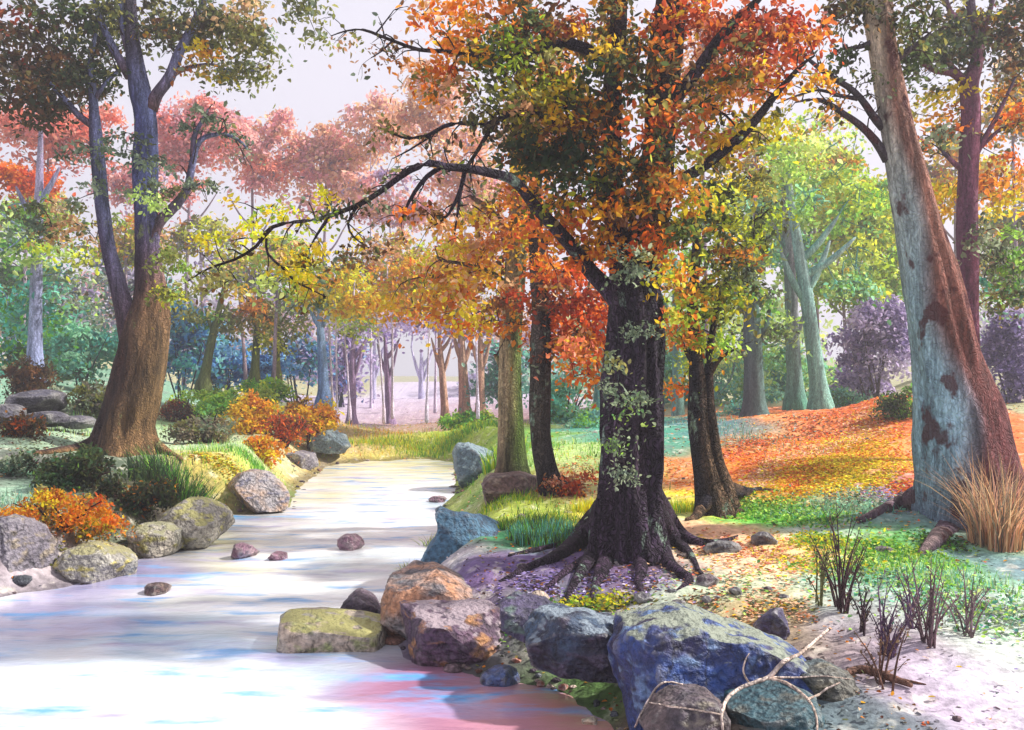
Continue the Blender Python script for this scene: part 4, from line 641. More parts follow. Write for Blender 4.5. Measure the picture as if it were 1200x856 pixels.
# trunks at the head of the stream, mist painted into their pale bark
MIST = [(412, 497, 40, 5.5, 395, 2, 'thin grey-violet trunk standing at the far water end, nearest the blue tree'), (457, 496, 42, 5, 395, -6, 'dark lilac trunk with a V fork, alone in the brightest gap'), (437, 492, 55, 4, 400, 2, 'faint pale blue trunk between the grey-violet and the dark lilac one'),
        (494, 490, 56, 4.5, 410, 0, 'faint blue-grey trunk right of the V-forked lilac one'), (522, 494, 41, 5, 385, -8, 'slender reddish trunk, first of the three brown ones in the mist'), (545, 490, 40, 7, 370, -6, 'tallest brown trunk with wide fork, middle of the three in the mist'), (563, 488, 39, 6, 385, 0, 'straight red-brown trunk, last of three before the mossy tree')]
for i, (px, by, Y, hw, top, lean, lab) in enumerate(MIST):
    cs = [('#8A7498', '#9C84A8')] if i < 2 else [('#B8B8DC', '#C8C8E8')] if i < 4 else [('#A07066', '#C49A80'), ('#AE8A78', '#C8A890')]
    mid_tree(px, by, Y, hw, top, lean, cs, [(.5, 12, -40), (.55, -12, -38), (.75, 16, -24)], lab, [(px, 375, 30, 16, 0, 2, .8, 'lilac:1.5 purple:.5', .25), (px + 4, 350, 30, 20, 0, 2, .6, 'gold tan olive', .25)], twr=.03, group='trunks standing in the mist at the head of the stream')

# ------------------------------------------------------------ canopy trees further back: each a tree with own trunk
def canopy_tree(px, py, rx, ry, Y, palette, cov, label, Lf=None, base=470, hw=None, group=None, subs=None):
    Lf = Lf or Y * 0.0062; hw = hw or 2.6
    R_ = []
    kk = subs or max(4, int(rx * ry / 700))
    R_.append((px, py, rx * .75, ry * .75, 0, rx * Y / F * .7, cov * .8, palette, Lf))
    for _ in range(kk):
        a = R.uniform(0, 6.28); s = R.uniform(.45, .85)
        R_.append((px + math.cos(a) * rx * s, py + math.sin(a) * ry * s, rx * R.uniform(.25, .42), ry * R.uniform(.25, .42), R.uniform(-1, 1) * rx * Y / F * .4, rx * Y / F * .3, cov * R.uniform(.7, 1.2), palette, Lf * R.uniform(.8, 1.1)))
    mist = 385 < px < 600 and Y > 25; tc2 = [('#C4BCD8', '#D4CCE4')] if mist else [('#86788C', '#A090A0')]; hw = 1.3 if mist else hw  # pale lilac bark paints mist onto the trunks in this gap
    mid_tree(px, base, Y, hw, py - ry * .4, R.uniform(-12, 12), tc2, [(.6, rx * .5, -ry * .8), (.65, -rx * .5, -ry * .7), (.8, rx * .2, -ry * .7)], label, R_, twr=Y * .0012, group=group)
CAN = [
 (60, 160, 80, 50, 42, 'coral:3 pink redor:.4', 1.3, 'salmon-pink treetop behind the dark foliage of the upper corner'),
 (25, 205, 55, 20, 31, 'orange:3 redor:.7 gold:.5', 2.3, 'low blazing orange crown under the salmon treetop'),
 (215, 150, 70, 55, 46, 'pink:2 coral', 1.2, 'rose-pink crown seen between the upper stems of the twin tree'),
 (170, 215, 60, 36, 44, 'pink:2 lilac:.7 coral', 1, 'dusky pink crown behind the bare right fork of the twin tree'),
 (300, 180, 60, 60, 50, 'pink:1.5 tan:1.5 coral:.6', 1.1, 'pale rose and tan crown right of the twin tree'),
 (375, 205, 60, 60, 52, 'tan:2 pink:1.2', 1.1, 'tan crown rising under the open sky'),
 (435, 145, 60, 40, 50, 'tan:2.5 pink:.6', 1.0, 'soft tan treetop below the open sky, over the bare branch'),
 (510, 120, 50, 50, 46, 'tan:2 gold:.5 coral:.3', 1.1, 'tan and gold treetop beside the dark central foliage'),
 (460, 225, 60, 40, 48, 'pink lilac:.6 tan', 1.0, 'dusty pink crown behind the long bare bough'),
 (540, 200, 50, 50, 44, 'tan:1.5 pink gold:.4', 1.1, 'warm tan crown close behind the bough fork'),
 (50, 250, 70, 30, 38, 'lgreen:1.5 ygreen tan:.4', 1.1, 'yellow-green crown below the orange one'),
 (150, 275, 60, 34, 36, 'gold:.6 olive tan ygreen:.6', .9, 'mottled olive and gold crown behind the stem fork'),
 (240, 280, 50, 34, 34, 'gold olive lilac:.5 ygreen', .9, 'gold-flecked crown right above the long bough tip'),
 (290, 320, 60, 26, 33, 'olive lilac:.8 graygreen ygreen', 1.1, 'grey-olive crown under the drooping bough tip'),
 (390, 320, 60, 30, 32, 'ygreen olive gold lilac:.5', 1.1, 'yellow-olive crown right of the bough tip'),
 (450, 345, 60, 26, 31, 'orange:.6 gold:2 yellow:1.2 olive:.6', 1.5, 'low rust-orange crown over the head of the stream'),
 (460, 300, 60, 32, 33, 'olive ygreen tan gold', 1.0, 'olive and cream crown above the rust-orange one'),
 (395, 335, 60, 28, 27, 'yellow:1.6 gold ygreen', 1.5, 'luminous yellow crown low over the stream, next to the blue forked tree'),
 (500, 325, 55, 34, 27.5, 'yellow:1.5 gold:1.4 orange:.6', 1.5, 'luminous golden crown hanging over the head of the stream'),
 (560, 300, 45, 40, 26, 'gold orange yellow:.6', 1.2, 'bright amber crown touching the mossy trunk'),
 (320, 290, 60, 26, 29, 'ygreen yellow tan lgreen', 1.1, 'pale lemon crown behind the bough tip'),
 (1035, 290, 50, 70, 37, 'ygreen:1.5 yellow:.8 lgreen', 1.2, 'lemon-green crown right against the leaning trunk'),
 (930, 260, 60, 60, 42, 'lgreen ygreen aqua', 1.2, 'pale green crown far behind the straight trunks'),
 (1180, 300, 50, 60, 38, 'gold ygreen olive', 1.1, 'deep gold and green crown low behind the plum-barked tree'),
 (870, 250, 50, 60, 40, 'green ygreen aqua', 1.1, 'green crown behind the top of the twisted tree'),
 (410, 375, 40, 18, 36, 'olive ygreen lilac', .9, 'small olive crown over the grey-violet trunk'),
 (640, 130, 60, 80, 30, 'gold tan orange:.6', .7, 'thin golden crown glimpsed through the central dark foliage'),
 (830, 60, 70, 60, 30, 'gold orange tan', .7, 'thin amber crown behind the red leaves'),
 (1000, 240, 60, 60, 34, 'ygreen:1.5 lgreen yellow:1', 1.3, 'bright yellow-green crown glowing in the sunlit gap'),
 (960, 200, 50, 50, 36, 'lgreen gold ygreen', .9, 'light green and gold crown beside the bare limb tips'),
 (995, 330, 56, 46, 33, 'ygreen lgreen:1.5 yellow:.5', 1.2, 'lime crown low in the sunlit gap'),
 (880, 180, 50, 50, 34, 'olive gold ygreen', .8, 'olive-gold crown behind the slanting limb'),
 (1120, 200, 60, 60, 36, 'gold yellow olive', .8, 'golden crown between the leaning trunk and the plum-barked tree'),
 (1200, 240, 50, 60, 34, 'olive gold green', 1.1, 'olive green crown at the picture edge behind the plum-barked tree'),
 (1195, 110, 50, 50, 30, 'olive graygreen tan', 1.0, 'grey-olive crown in the upper edge behind the thin fork'),
]
for i, (px, py, rx, ry, Y, pl, cov, lab) in enumerate(CAN):
    canopy_tree(px, py, rx, ry, Y, pl, cov * (1.8 if 'pink' in pl or 'tan' in pl or 'lgreen' in pl else 1.45), lab, base=474 + (i * 7) % 12)

# ------------------------------------------------------------ shrubs
def shrub(name, px, py, rx, ry, Y, palette, cov, label, Lf, cat='shrub', group=None, stems=7, scol='#4A362E', depth=None, base_dy=None):
    cy = py + ry * .75
    if Y < 22: Y = G(px, min(cy, 850))[1]
    b = P(px, cy, Y); b[2] = gz(b[0], b[1]) if base_dy is None else b[2]
    e = empty(name, b, label, cat, group); c = P(px, py, Y); paths = []
    for k in range(stems):
        tgt = P(px + R.uniform(-.7, .7) * rx, py - R.uniform(-.2, .6) * ry, Y) + np.array([0, R.uniform(-.5, .5) * rx * Y / F, 0])
        s = b + np.array([R.uniform(-.15, .15), R.uniform(-.1, .1), 0]) * rx * Y / F
        r0 = .012 + .0006 * Y; col = list(H3(scol)) * 2
        paths.append([[*(s - np.array([0, 0, .1])), r0] + col, [*((s * .5 + tgt * .5) + R.normal(size=3) * .03), r0 * .8] + col, [*tgt, r0 * .3] + col])
    tubes_mesh('stems', paths, BARK_BROWN, e, n=6, step=.08, wander=.015)
    dp = depth or rx * Y / F * .8
    blobs = [(px, py, rx * .8, ry * .8, Y, dp, cov, palette, Lf)]
    for _ in range(6):
        a = R.uniform(0, 6.28); blobs.append((px + math.cos(a) * rx * .62, py + math.sin(a) * ry * .6, rx * .36, ry * .36, Y + R.uniform(-.5, .5) * dp, dp * .4, cov, palette, Lf))
    crown(e, blobs, None, name='foliage', droop=-.1)
    return e
shrub('rust_shrub', 78, 600, 82, 30, 9.3, 'orange:.8 gold:2 redor:.25 yellow:1.3 olive:.5', 1.7, 'low rust and gold shrub on several dark stems at the water edge', .05, stems=9, scol='#3A2A28', base_dy=1)
shrub('orange_bush', 298, 484, 30, 26, 24, 'orange:.3 gold:2 yellow:1.6 brown:.2', 2.2, 'round amber bush just below the lime green bush', .11)
shrub('orange_bush', 362, 486, 34, 26, 25, 'orange:.6 gold:2 yellow:1.5 brown:.2', 2.2, 'largest orange bush, beside the foot of the blue tree', .11)
shrub('orange_bush', 308, 526, 25, 18, 20.5, 'gold:2 yellow:1.5 orange:.4 brown:.2', 2.2, 'small amber bush right behind the flat grey rock', .09)
shrub('orange_bush', 335, 500, 22, 16, 23, 'brown:1.2 orange redor', 2, 'rusty brown bush squeezed between the amber and the orange bushes', .1)
shrub('green_bush', 312, 458, 26, 16, 27, 'green:1.5 lgreen ygreen', 2.2, 'lime green bush above the round amber bush', .11)
shrub('green_bush', 245, 468, 48, 14, 26, 'lgreen:1.5 green ygreen', 2, 'long low light green bush behind the brown thicket', .11)
shrub('brown_thicket', 206, 482, 22, 16, 19, 'brown:2 redor:.5', 2, 'dark red-brown thicket touching the twin-stemmed trunk', .08)
shrub('brown_thicket', 235, 506, 42, 18, 18.5, 'grbrown:2 graygreen olive', 2, 'grey-brown thicket beside the twin-stemmed trunk', .08)
shrub('dark_shrub', 100, 552, 62, 26, 13.5, 'darkgreen:4 darkmix green:.4', 2.2, 'large dark green shrub in front of the twin-stemmed tree', .07)
shrub('dark_shrub', 158, 576, 46, 28, 12.6, 'darkgreen:3 darkmix:2 gold:.12', 2.2, 'blackish green shrub just behind the mossy round boulders', .065)
shrub('dark_shrub', 30, 545, 34, 16, 13.8, 'darkgreen graygreen:1.5 aqua:.6', 1.8, 'grey-green shrub at the picture edge by the large dark green one', .07)
shrub('dark_shrub', 105, 468, 60, 20, 21, 'grbrown graygreen:1.5 olive darkgreen', 1.9, 'grey-green brush left behind the twin-stemmed trunk', .1)
shrub('dark_shrub', 30, 440, 34, 24, 23, 'brown:1.5 darkmix', 1.9, 'maroon brush at the foot of the pale lavender trunk', .1)
shrub('heather_bush', 25, 500, 28, 16, 17, 'brown darkmix orange:.3', 1.8, 'brown leafy bush among the dark stacked rocks', .08)
shrub('green_bush', 552, 496, 34, 17, 29, 'green:2.5 ygreen', 2.4, 'bright green bush behind the boulder, under the brown trunks', .12)
shrub('teal_bush', 700, 500, 50, 28, 24, 'teal:2 green aqua', 1.8, 'teal bush behind the black-barked tree', .12)
shrub('teal_bush', 668, 470, 40, 34, 28, 'teal aqua:1.5 green', 1.5, 'tall blue-green bush between the paired trunks and the great tree', .14)
shrub('teal_bush', 850, 490, 40, 24, 27, 'teal:2 aqua blue:.5', 1.8, 'turquoise bush below the stout dark trunk', .13)
shrub('teal_bush', 990, 465, 30, 12, 30, 'teal green aqua', 1.8, 'flat teal bush at the crest of the orange slope', .12)
shrub('holly_shrub', 1058, 472, 26, 24, 13.5, 'darkgreen:2 green olive:.4', 1.5, 'small dark-leaved shrub leaning on the thick leaning trunk', .075)
shrub('brown_thicket', 672, 566, 36, 18, 13.2, 'brown orange:.8 redor tan:.4', 1.8, 'rusty thicket right behind the great tree, by the black-barked trunk', .06)
shrub('purple_shrub', 1026, 400, 52, 56, 30, 'purple:1 lilac:2', 2.2, 'tall violet shrub in the sunlit gap beside the leaning trunk', .18)
shrub('purple_shrub', 1015, 440, 34, 24, 31, 'lilac:2 purple:.6', 1.4, 'pale lilac shrub under the tall violet one', .18)
shrub('purple_shrub', 1185, 420, 40, 70, 20, 'purple:3 lilac:.5', 2, 'deep violet shrub at the picture edge behind the leaning trunk', .13)
# blue-teal understory across the stream
UND = [(215, 400, 40, 50, 34, 'teal:1 blue:1.5', 'deep blue-teal shrub right beside the twin-stemmed trunk'), (262, 420, 36, 36, 36, 'blue:2 teal', 'dark blue shrub behind the olive saplings'), (305, 425, 36, 28, 36, 'blue:2.5', 'strong blue shrub above the lime green bush'),
       (350, 415, 30, 30, 38, 'blue teal:.6 lilac:.4', 'muted blue shrub left behind the blue forked tree'), (100, 400, 50, 44, 33, 'teal:1.5 aqua green:.5', 'teal shrub in the shade left of the twin-stemmed trunk'), (50, 390, 50, 50, 36, 'teal green aqua', 'green-teal shrub behind the lavender trunk'),
       (150, 330, 50, 50, 40, 'graygreen lilac teal:.5', 'misty grey-green shrub high behind the twin-stemmed trunk'), (20, 330, 40, 50, 38, 'green graygreen', 'mid green shrub at the picture edge'), (400, 420, 24, 50, 50, 'lilac:2 blue:.3', 'pale lilac shrub at the rim of the misty gap'),
       (590, 430, 30, 40, 40, 'aqua teal lilac:.4', 'pale teal shrub hidden behind the mossy trunk'), (820, 430, 40, 50, 36, 'aqua teal:1.5 green', 'blue-green shrub behind the twisted tree'), (900, 430, 50, 40, 38, 'aqua:1.5 lgreen teal:.4', 'sea-green shrub behind the straight trunks'), (750, 440, 50, 60, 38, 'teal aqua green', 'deep green shrub hidden mostly by the great trunk'),
       (960, 440, 36, 26, 40, 'aqua lgreen', 'mint shrub behind the turquoise tree')]
for (px, py, rx, ry, Y, pl, lab) in UND:
    shrub('shade_shrub', px, py, rx * 1.1, ry, Y, pl, 1.9, lab, Y * .0062, stems=5, scol='#3A4450')
# ------------------------------------------------------------ rocks
def rock(name, outline, Y, depth, cols, label, top=None, cuts=13, rough=.07, wet=False, sq=.66, group=None, cat='rock', sub=None, seed=None):
    sub = sub or (6 if Y < 11 else 5)
    rr = np.random.default_rng(seed if seed is not None else int(abs(outline[0][0] * 7 + outline[0][1])))
    o = np.array(outline, float); c = (o.max(0) + o.min(0)) / 2
    W = [P(p[0], p[1], Y) for p in o]; C0 = P(c[0], c[1], Y)
    pts = np.array([[w_[0] - C0[0], w_[2] - C0[2]] for w_ in W]); Rm = np.abs(pts).max()
    import bmesh
    bm = bmesh.new(); bmesh.ops.create_icosphere(bm, subdivisions=sub, radius=1)
    D = np.array([v.co[:] for v in bm.verts]); Fc = [[v.index for v in f.verts] for f in bm.faces]; bm.free()
    th = np.arctan2(D[:, 2], D[:, 0]); s = np.sqrt(D[:, 0] ** 2 + D[:, 2] ** 2)
    n = len(pts); Rth = np.full(len(D), Rm * .02); dx = np.cos(th); dz = np.sin(th)
    for i in range(n):
        a = pts[i]; b = pts[(i + 1) % n]; e = b - a; den = dx * e[1] - dz * e[0]
        den = np.where(np.abs(den) < 1e-9, 1e-9, den)
        t_ = (a[0] * e[1] - a[1] * e[0]) / den; u_ = (a[0] * dz - a[1] * dx) / den
        ok = (t_ > 0) & (u_ >= -1e-6) & (u_ <= 1 + 1e-6); Rth = np.where(ok, np.maximum(Rth, t_), Rth)
    V = np.stack([Rth * s ** sq * dx, np.sign(D[:, 1]) * np.abs(D[:, 1]) ** sq * depth, Rth * s ** sq * dz], -1)
    for k in range(cuts):
        nn_ = rr.normal(size=3); nn_[1] = -abs(nn_[1]) * 1.2 if k % 3 else nn_[1]; nn_ /= np.linalg.norm(nn_); d = V @ nn_; h = d.max() * rr.uniform(.6, .88)
        V -= nn_ * (np.maximum(0, d - h) * .93)[:, None]
    sc = Rm
    for i in range(len(V)):
        v = Vector(V[i] / sc); a = mn.fractal(v * 1.6 + Vector((Y * 3, c[0] * .1, 0)), 1.0, 2.1, 5); b2 = mn.ridged_multi_fractal(v * 2.2 + Vector((c[1], 0, 5)), 1.0, 2.0, 3, 1.0, 2.0)
        f3 = mn.fractal(v * 7 + Vector((3, c[0] * .1, 0)), .8, 2.1, 4) if Y < 16 else 0
        V[i] *= 1 + rough * (a * 1.2 - (b2 - 1) * .45 + f3 * .22)
    V += C0; base = C0.copy(); base[2] = V[:, 2].min()
    m = rock_material(*cols, top=top, wet=wet)
    ob = mesh(name, V, Fc, m, None, origin=base); props(ob, label, cat, group); return ob
def oval(cx, cy, w_, h_, jag=.12, n=14, seed=1):
    r = np.random.default_rng(seed); return [(cx + w_ / 2 * math.cos(a) * (1 + r.uniform(-jag, jag)), cy + h_ / 2 * math.sin(a) * (1 + r.uniform(-jag, jag))) for a in np.linspace(0, 2 * math.pi, n, endpoint=False)]
def YW(py, z=0): return PZ(600, py, z)[1]
# far bank boulders, from near to far
rock('boulder', [(70, 672), (70, 655), (84, 642), (110, 636), (138, 638), (154, 648), (156, 668), (148, 680), (110, 688), (75, 686)], YW(684) + .3, .5, ('#A8A49A', '#8A867E', '#B8AC5C'), 'rounded pale grey boulder beside the rust shrub stems, lowest on the far bank', top='#96926A')
rock('boulder', [(156, 640), (156, 622), (172, 612), (196, 614), (212, 626), (210, 645), (190, 652), (160, 654)], YW(654) + .25, .4, ('#A8A090', '#8C8A7E', '#98924E'), 'small grey-tan boulder wedged between two bigger ones', top='#8E8C6C')
rock('boulder', [(192, 622), (196, 596), (215, 582), (240, 584), (262, 598), (270, 618), (262, 634), (230, 644), (200, 645)], YW(645) + .35, .55, ('#A09A8C', '#7A7672', '#A09A5C'), 'moss-topped grey boulder below the fern clump', top='#9C9860')
rock('boulder', [(255, 585), (266, 562), (288, 552), (312, 552), (334, 566), (348, 582), (345, 595), (310, 600), (268, 600)], YW(600) + .2, .7, ('#9A9496', '#B08C6C', '#6A6878'), 'big grey boulder with a rusty stripe where the stream narrows')
rock('boulder', [(318, 545), (325, 534), (350, 529), (372, 534), (376, 545), (360, 552), (325, 554)], YW(556) + .2, .8, ('#8A8488', '#6A6470', '#A8A098'), 'flat grey rock in front of the small amber bush')
rock('boulder', [(362, 522), (370, 508), (388, 503), (405, 510), (410, 524), (400, 532), (370, 532)], YW(545) + .3, .9, ('#5E7078', '#4C5A66', '#7E9090'), 'blue-grey rock at the foot of the largest orange bush')
rock('boulder', [(-30, 640), (-20, 615), (15, 604), (40, 612), (56, 640), (68, 670), (60, 695), (0, 705), (-40, 690)], YW(700) + .75, .6, ('#7E7880', '#6A646E', '#948878'), 'lavender-grey boulder at the picture edge behind the rust shrub')
for k, (cx, cy, w_, h_, Y, lab) in enumerate([(46, 470, 62, 28, 19, 'dark slate rock on top of the stack under the lavender trunk'), (50, 493, 50, 20, 17.5, 'dark purple rock in the middle of the shaded stack'), (6, 486, 36, 24, 18, 'dark rock cut by the picture edge in the shaded stack'), (90, 496, 40, 16, 17.6, 'low plum-brown rock nearest the twin-stemmed trunk')]):
    rock('boulder', oval(cx, cy, w_, h_, seed=k), Y, .6, ('#4E4C5A', '#3C3844', '#6E6A70'), lab, sub=4)
# stones in the stream
for k, (cx, cy, w_, h_, lab) in enumerate([(285, 647, 38, 22, 'mauve stone in the water, larger of the two side by side'), (327, 653, 21, 13, 'small mauve stone in the water just right of the larger one'), (182, 692, 32, 15, 'lone brown stone in the water ringed with yellow reflection'), (411, 638, 34, 22, 'knobbly mauve stone standing mid-stream in the rapids'), (512, 586, 24, 9, 'flat brown stone at the foot of the grey-blue boulder')]):
    rock('stone', oval(cx, cy, w_, h_, seed=k + 20), YW(cy + h_ * .3) + .05, .12 + w_ * .002, ('#8A6478', '#6A4A58', '#A88C94') if k != 2 else ('#7A5A58', '#5A4444', '#8C7A6A'), lab, sub=4, wet=True, rough=.1)
# near bank
rock('boulder', [(526, 555), (528, 535), (536, 521), (555, 517), (582, 522), (592, 545), (586, 572), (560, 580), (530, 578)], YW(578) + .6, .6, ('#6C8490', '#4E6470', '#90A4A8'), 'upright grey-blue boulder standing in the water before the mossy tree', top='#7E9298')
rock('boulder', [(552, 585), (560, 566), (575, 556), (610, 553), (634, 560), (640, 580), (630, 592), (590, 596), (560, 594)], 13.4, .6, ('#8A6E64', '#6A5250', '#A08C80'), 'brown flat boulder in front of the mossy trunk', cuts=7)
rock('boulder', [(486, 668), (498, 645), (512, 628), (514, 610), (510, 600), (516, 596), (528, 601), (545, 604), (575, 606), (592, 612), (600, 640), (596, 690), (570, 712), (520, 705)], 9.9, .55, ('#3E6480', '#54809A', '#2E4258'), 'large slanting blue boulder with a pointed crest above the grass tufts', cuts=6, rough=.07, sq=.65)
rock('boulder', [(316, 745), (318, 730), (335, 720), (370, 718), (420, 722), (450, 728), (456, 760), (435, 766), (380, 770), (335, 768), (320, 758)], YW(766) + .35, .4, ('#C0AC98', '#A8A494', '#A0A46C'), 'long smooth beige boulder lying in the stream', cuts=5, rough=.03, top='#B0AC6C')
rock('boulder', [(394, 722), (406, 702), (418, 692), (432, 698), (448, 712), (452, 732), (400, 732)], YW(766) + 1.0, .3, ('#5A4A58', '#463C4A', '#7A6E78'), 'small dark pointed rock behind the long beige boulder')
rock('boulder', [(446, 740), (448, 700), (458, 675), (478, 659), (505, 664), (540, 680), (575, 700), (596, 715), (598, 745), (560, 760), (520, 770), (470, 770)], YW(782) + 1.0, .5, ('#C08A68', '#8A8C90', '#6A6468'), 'rust and grey boulder rising behind the big purple-brown one', cuts=7, rough=.06)
rock('boulder', [(450, 745), (455, 712), (475, 702), (520, 704), (560, 708), (586, 716), (596, 738), (590, 765), (565, 780), (545, 768), (520, 782), (480, 782), (456, 765)], YW(784) + .3, .45, ('#4E3A50', '#6A5064', '#A87850'), 'big purple-brown boulder beside the long beige one, at the water', cuts=11, rough=.08, top='#A09098')
rock('boulder', [(588, 735), (586, 708), (604, 700), (640, 706), (660, 718), (655, 760), (610, 765), (595, 755)], 6.75, .35, ('#3C3A50', '#52486A', '#5A7068'), 'shadowed indigo rock wedged between the purple-brown and the navy boulders')
rock('boulder', [(612, 740), (618, 726), (645, 718), (680, 720), (725, 728), (740, 745), (735, 785), (700, 800), (650, 795), (622, 778)], 6.25, .45, ('#26283C', '#3E5670', '#4A4458'), 'navy boulder with pale blue patches, between the purple-brown and the great blue ones', cuts=10, rough=.08, top='#7E8C98')
rock('boulder', [(700, 870), (700, 810), (710, 768), (732, 736), (765, 728), (806, 721), (850, 730), (892, 744), (934, 764), (966, 792), (950, 830), (880, 850), (800, 865), (750, 885)], 5.75, .6, ('#2C4A8A', '#35304E', '#6C88B0'), 'largest boulder, deep blue with violet patches, on the near bank', cuts=7, rough=.09, sq=.55, top='#8C9484')
rock('boulder', [(884, 738), (888, 718), (902, 710), (922, 716), (932, 732), (928, 752), (900, 760)], G(908, 752)[1] + .1, .16, ('#3A3458', '#524A70', '#2E2C40'), 'rounded violet-black rock perched behind the largest blue boulder', sub=4)
rock('boulder', [(560, 798), (566, 786), (585, 782), (608, 786), (614, 798), (600, 808), (575, 810)], YW(806) + .1, .14, ('#2E3E6A', '#4A5E8C', '#3A3450'), 'small blue boulder alone among the mauve reflections at the shore', sub=4, wet=True)
rock('boulder', [(845, 835), (855, 812), (880, 800), (915, 798), (950, 812), (958, 838), (940, 870), (880, 880), (850, 870)], 5.2, .35, ('#244E5A', '#3A5A62', '#5A5C54'), 'dark teal slab clasped by pale roots', cuts=5, sub=5)
rock('boulder', [(752, 850), (770, 826), (800, 812), (835, 814), (852, 834), (850, 880), (770, 890)], 5.1, .3, ('#6A5A58', '#4E4650', '#7E7668'), 'brown veined slab below the largest blue boulder', cuts=5)
rock('boulder', [(920, 800), (935, 785), (970, 780), (1000, 792), (1005, 815), (975, 830), (935, 825)], 5.4, .25, ('#6A6458', '#4E5C60', '#8A8470'), 'olive-brown slab beside the pale root fork', cuts=6)
# stones strewn below the great tree
ST = [(894, 633, 32, 18, 'slate stone, right one of the pair on the sunlit ground'), (846, 643, 44, 18, 'long slate stone, left one of the pair on the sunlit ground'), (829, 682, 30, 16, 'rounded brown-violet stone just past the root tips'), (753, 703, 26, 15, 'violet stone below the middle root'), (863, 694, 18, 11, 'small dark stone alone in the pale green patch'),
      (900, 691, 12, 8, 'tiny plum pebble above the perched violet rock'), (828, 703, 13, 10, 'tiny dark pebble, one of two touching'), (840, 702, 10, 8, 'tiny round pebble touching a darker one'), (762, 722, 24, 11, 'flat dark stone just above the largest blue boulder'), (795, 708, 20, 10, 'mauve-grey stone near the blue boulder crest'), (788, 694, 16, 9, 'dark stone tucked against the twisting root end'),
      (1036, 645, 22, 10, 'blue-grey stone in the bright green cover'), (918, 700, 16, 6, 'flat purple pebble right of the pale patch'), (632, 658, 14, 9, 'pale mauve pebble on the purple mound crest'), (612, 664, 13, 8, 'small mauve pebble beside the paler one on the mound'), (648, 650, 12, 8, 'mauve pebble nearest the root on the mound crest')]
for k, (cx, cy, w_, h_, lab) in enumerate(ST):
    g = G(cx, cy + h_ * .35); rock('stone', oval(cx, cy, w_, h_, seed=k + 40), g[1], w_ * g[1] / F * .4, [('#4A4450', '#35303C', '#6A6A74'), ('#5C5A64', '#43424C', '#8A8E90'), ('#5A4452', '#3E303C', '#7A6C76')][k % 3], lab, sub=3, cuts=6, rough=.12)
for k, (cx, cy, w_, h_, lab) in enumerate([(605, 775, 14, 7, 'rust red pebble above the small blue boulder'), (632, 802, 13, 8, 'rust brown pebble right of the small blue boulder'), (660, 806, 16, 8, 'pinkish pebble under the navy boulder'), (690, 846, 26, 12, 'pale tan stone beside the foot of the largest boulder')]):
    g = G(cx, cy + h_ * .3); rock('stone', oval(cx, cy, w_, h_, seed=k + 80), g[1], w_ * g[1] / F * .4, ('#A8604C', '#8A4A40', '#C89080') if k < 3 else ('#C8B498', '#A89880', '#D8CCB8'), lab, sub=3, rough=.1)

# pale bare roots over the slabs
bpy.context.view_layer.update(); DG = bpy.context.evaluated_depsgraph_get()
def surf(px, py):
    d = P(px, py, 10.0) - np.array([0, 0, CZ]); d /= np.linalg.norm(d); o_ = Vector((0, 0, CZ)) + Vector(d) * 3.2
    ok, loc, nor, *_ = SC.ray_cast(DG, o_, Vector(d)); return (np.array(loc), np.array(nor)) if ok else (G(px, py), np.array([0, 0, 1.0]))
RT = [[(972, 738, 3), (956, 752, 3.4), (940, 766, 4), (918, 776, 4.5), (900, 795, 5)], [(900, 795, 5), (884, 802, 4.6), (866, 808, 4.2), (852, 820, 4), (845, 838, 3.4), (847, 858, 2.6)],
      [(900, 795, 5), (914, 798, 4.4), (930, 806, 4), (944, 818, 3.6), (954, 830, 3), (958, 846, 2.6), (958, 862, 2)], [(946, 820, 2.6), (958, 816, 2.6), (968, 808, 2.2), (984, 800, 1.2)], [(900, 794, 2.6), (930, 794, 1.8), (965, 792, 1.4), (1000, 796, .8)],
      [(800, 803, 2), (782, 797, 2.4), (768, 806, 2.6), (758, 826, 2.6), (744, 852, 2)], [(762, 824, 2), (785, 828, 2), (815, 832, 2), (846, 838, 2)], [(880, 803, 2), (870, 790, 2), (872, 775, 1.6), (878, 766, 1)]]
ce = surf(900, 795)[0]; e = empty('bare_root', ce, 'pale forked root creeping over the dark slabs below the twig bushes', 'root')
def fine(r_):
    o_ = []
    for a, b in zip(r_[:-1], r_[1:]):
        k = max(2, int(math.hypot(a[0] - b[0], a[1] - b[1]) / 5))
        for j in range(k): f = j / k; o_.append(tuple(a[i] + (b[i] - a[i]) * f for i in range(3)))
    return o_ + [r_[-1]]
HITS = []
for r_ in RT:
    h_ = [(surf(q[0], q[1]), q[2]) for q in fine(r_)]; L_ = np.array([h[0][0] for h in h_]); Ls = L_.copy()
    for _ in range(3):
        Ls[1:-1] = (Ls[:-2] + 2 * Ls[1:-1] + Ls[2:]) / 4
    HITS.append([((np.where(a[1] < b[1], a, b), h[0][1]), h[1]) for a, b, h in zip(L_, Ls, h_)])
for k, r_ in enumerate(HITS):
    rows = []
    for (loc, nor), r in r_: rr_ = r * .55 * loc[1] / F; rows.append([*(loc + nor * rr_ * .5), rr_] + list(H3('#D0C2B8')) + list(H3('#A8988C')))
    tubes_mesh('root', [rows], BARK_SOFT, e, n=10, step=.03, rough=.2, wander=.004, seed=k)

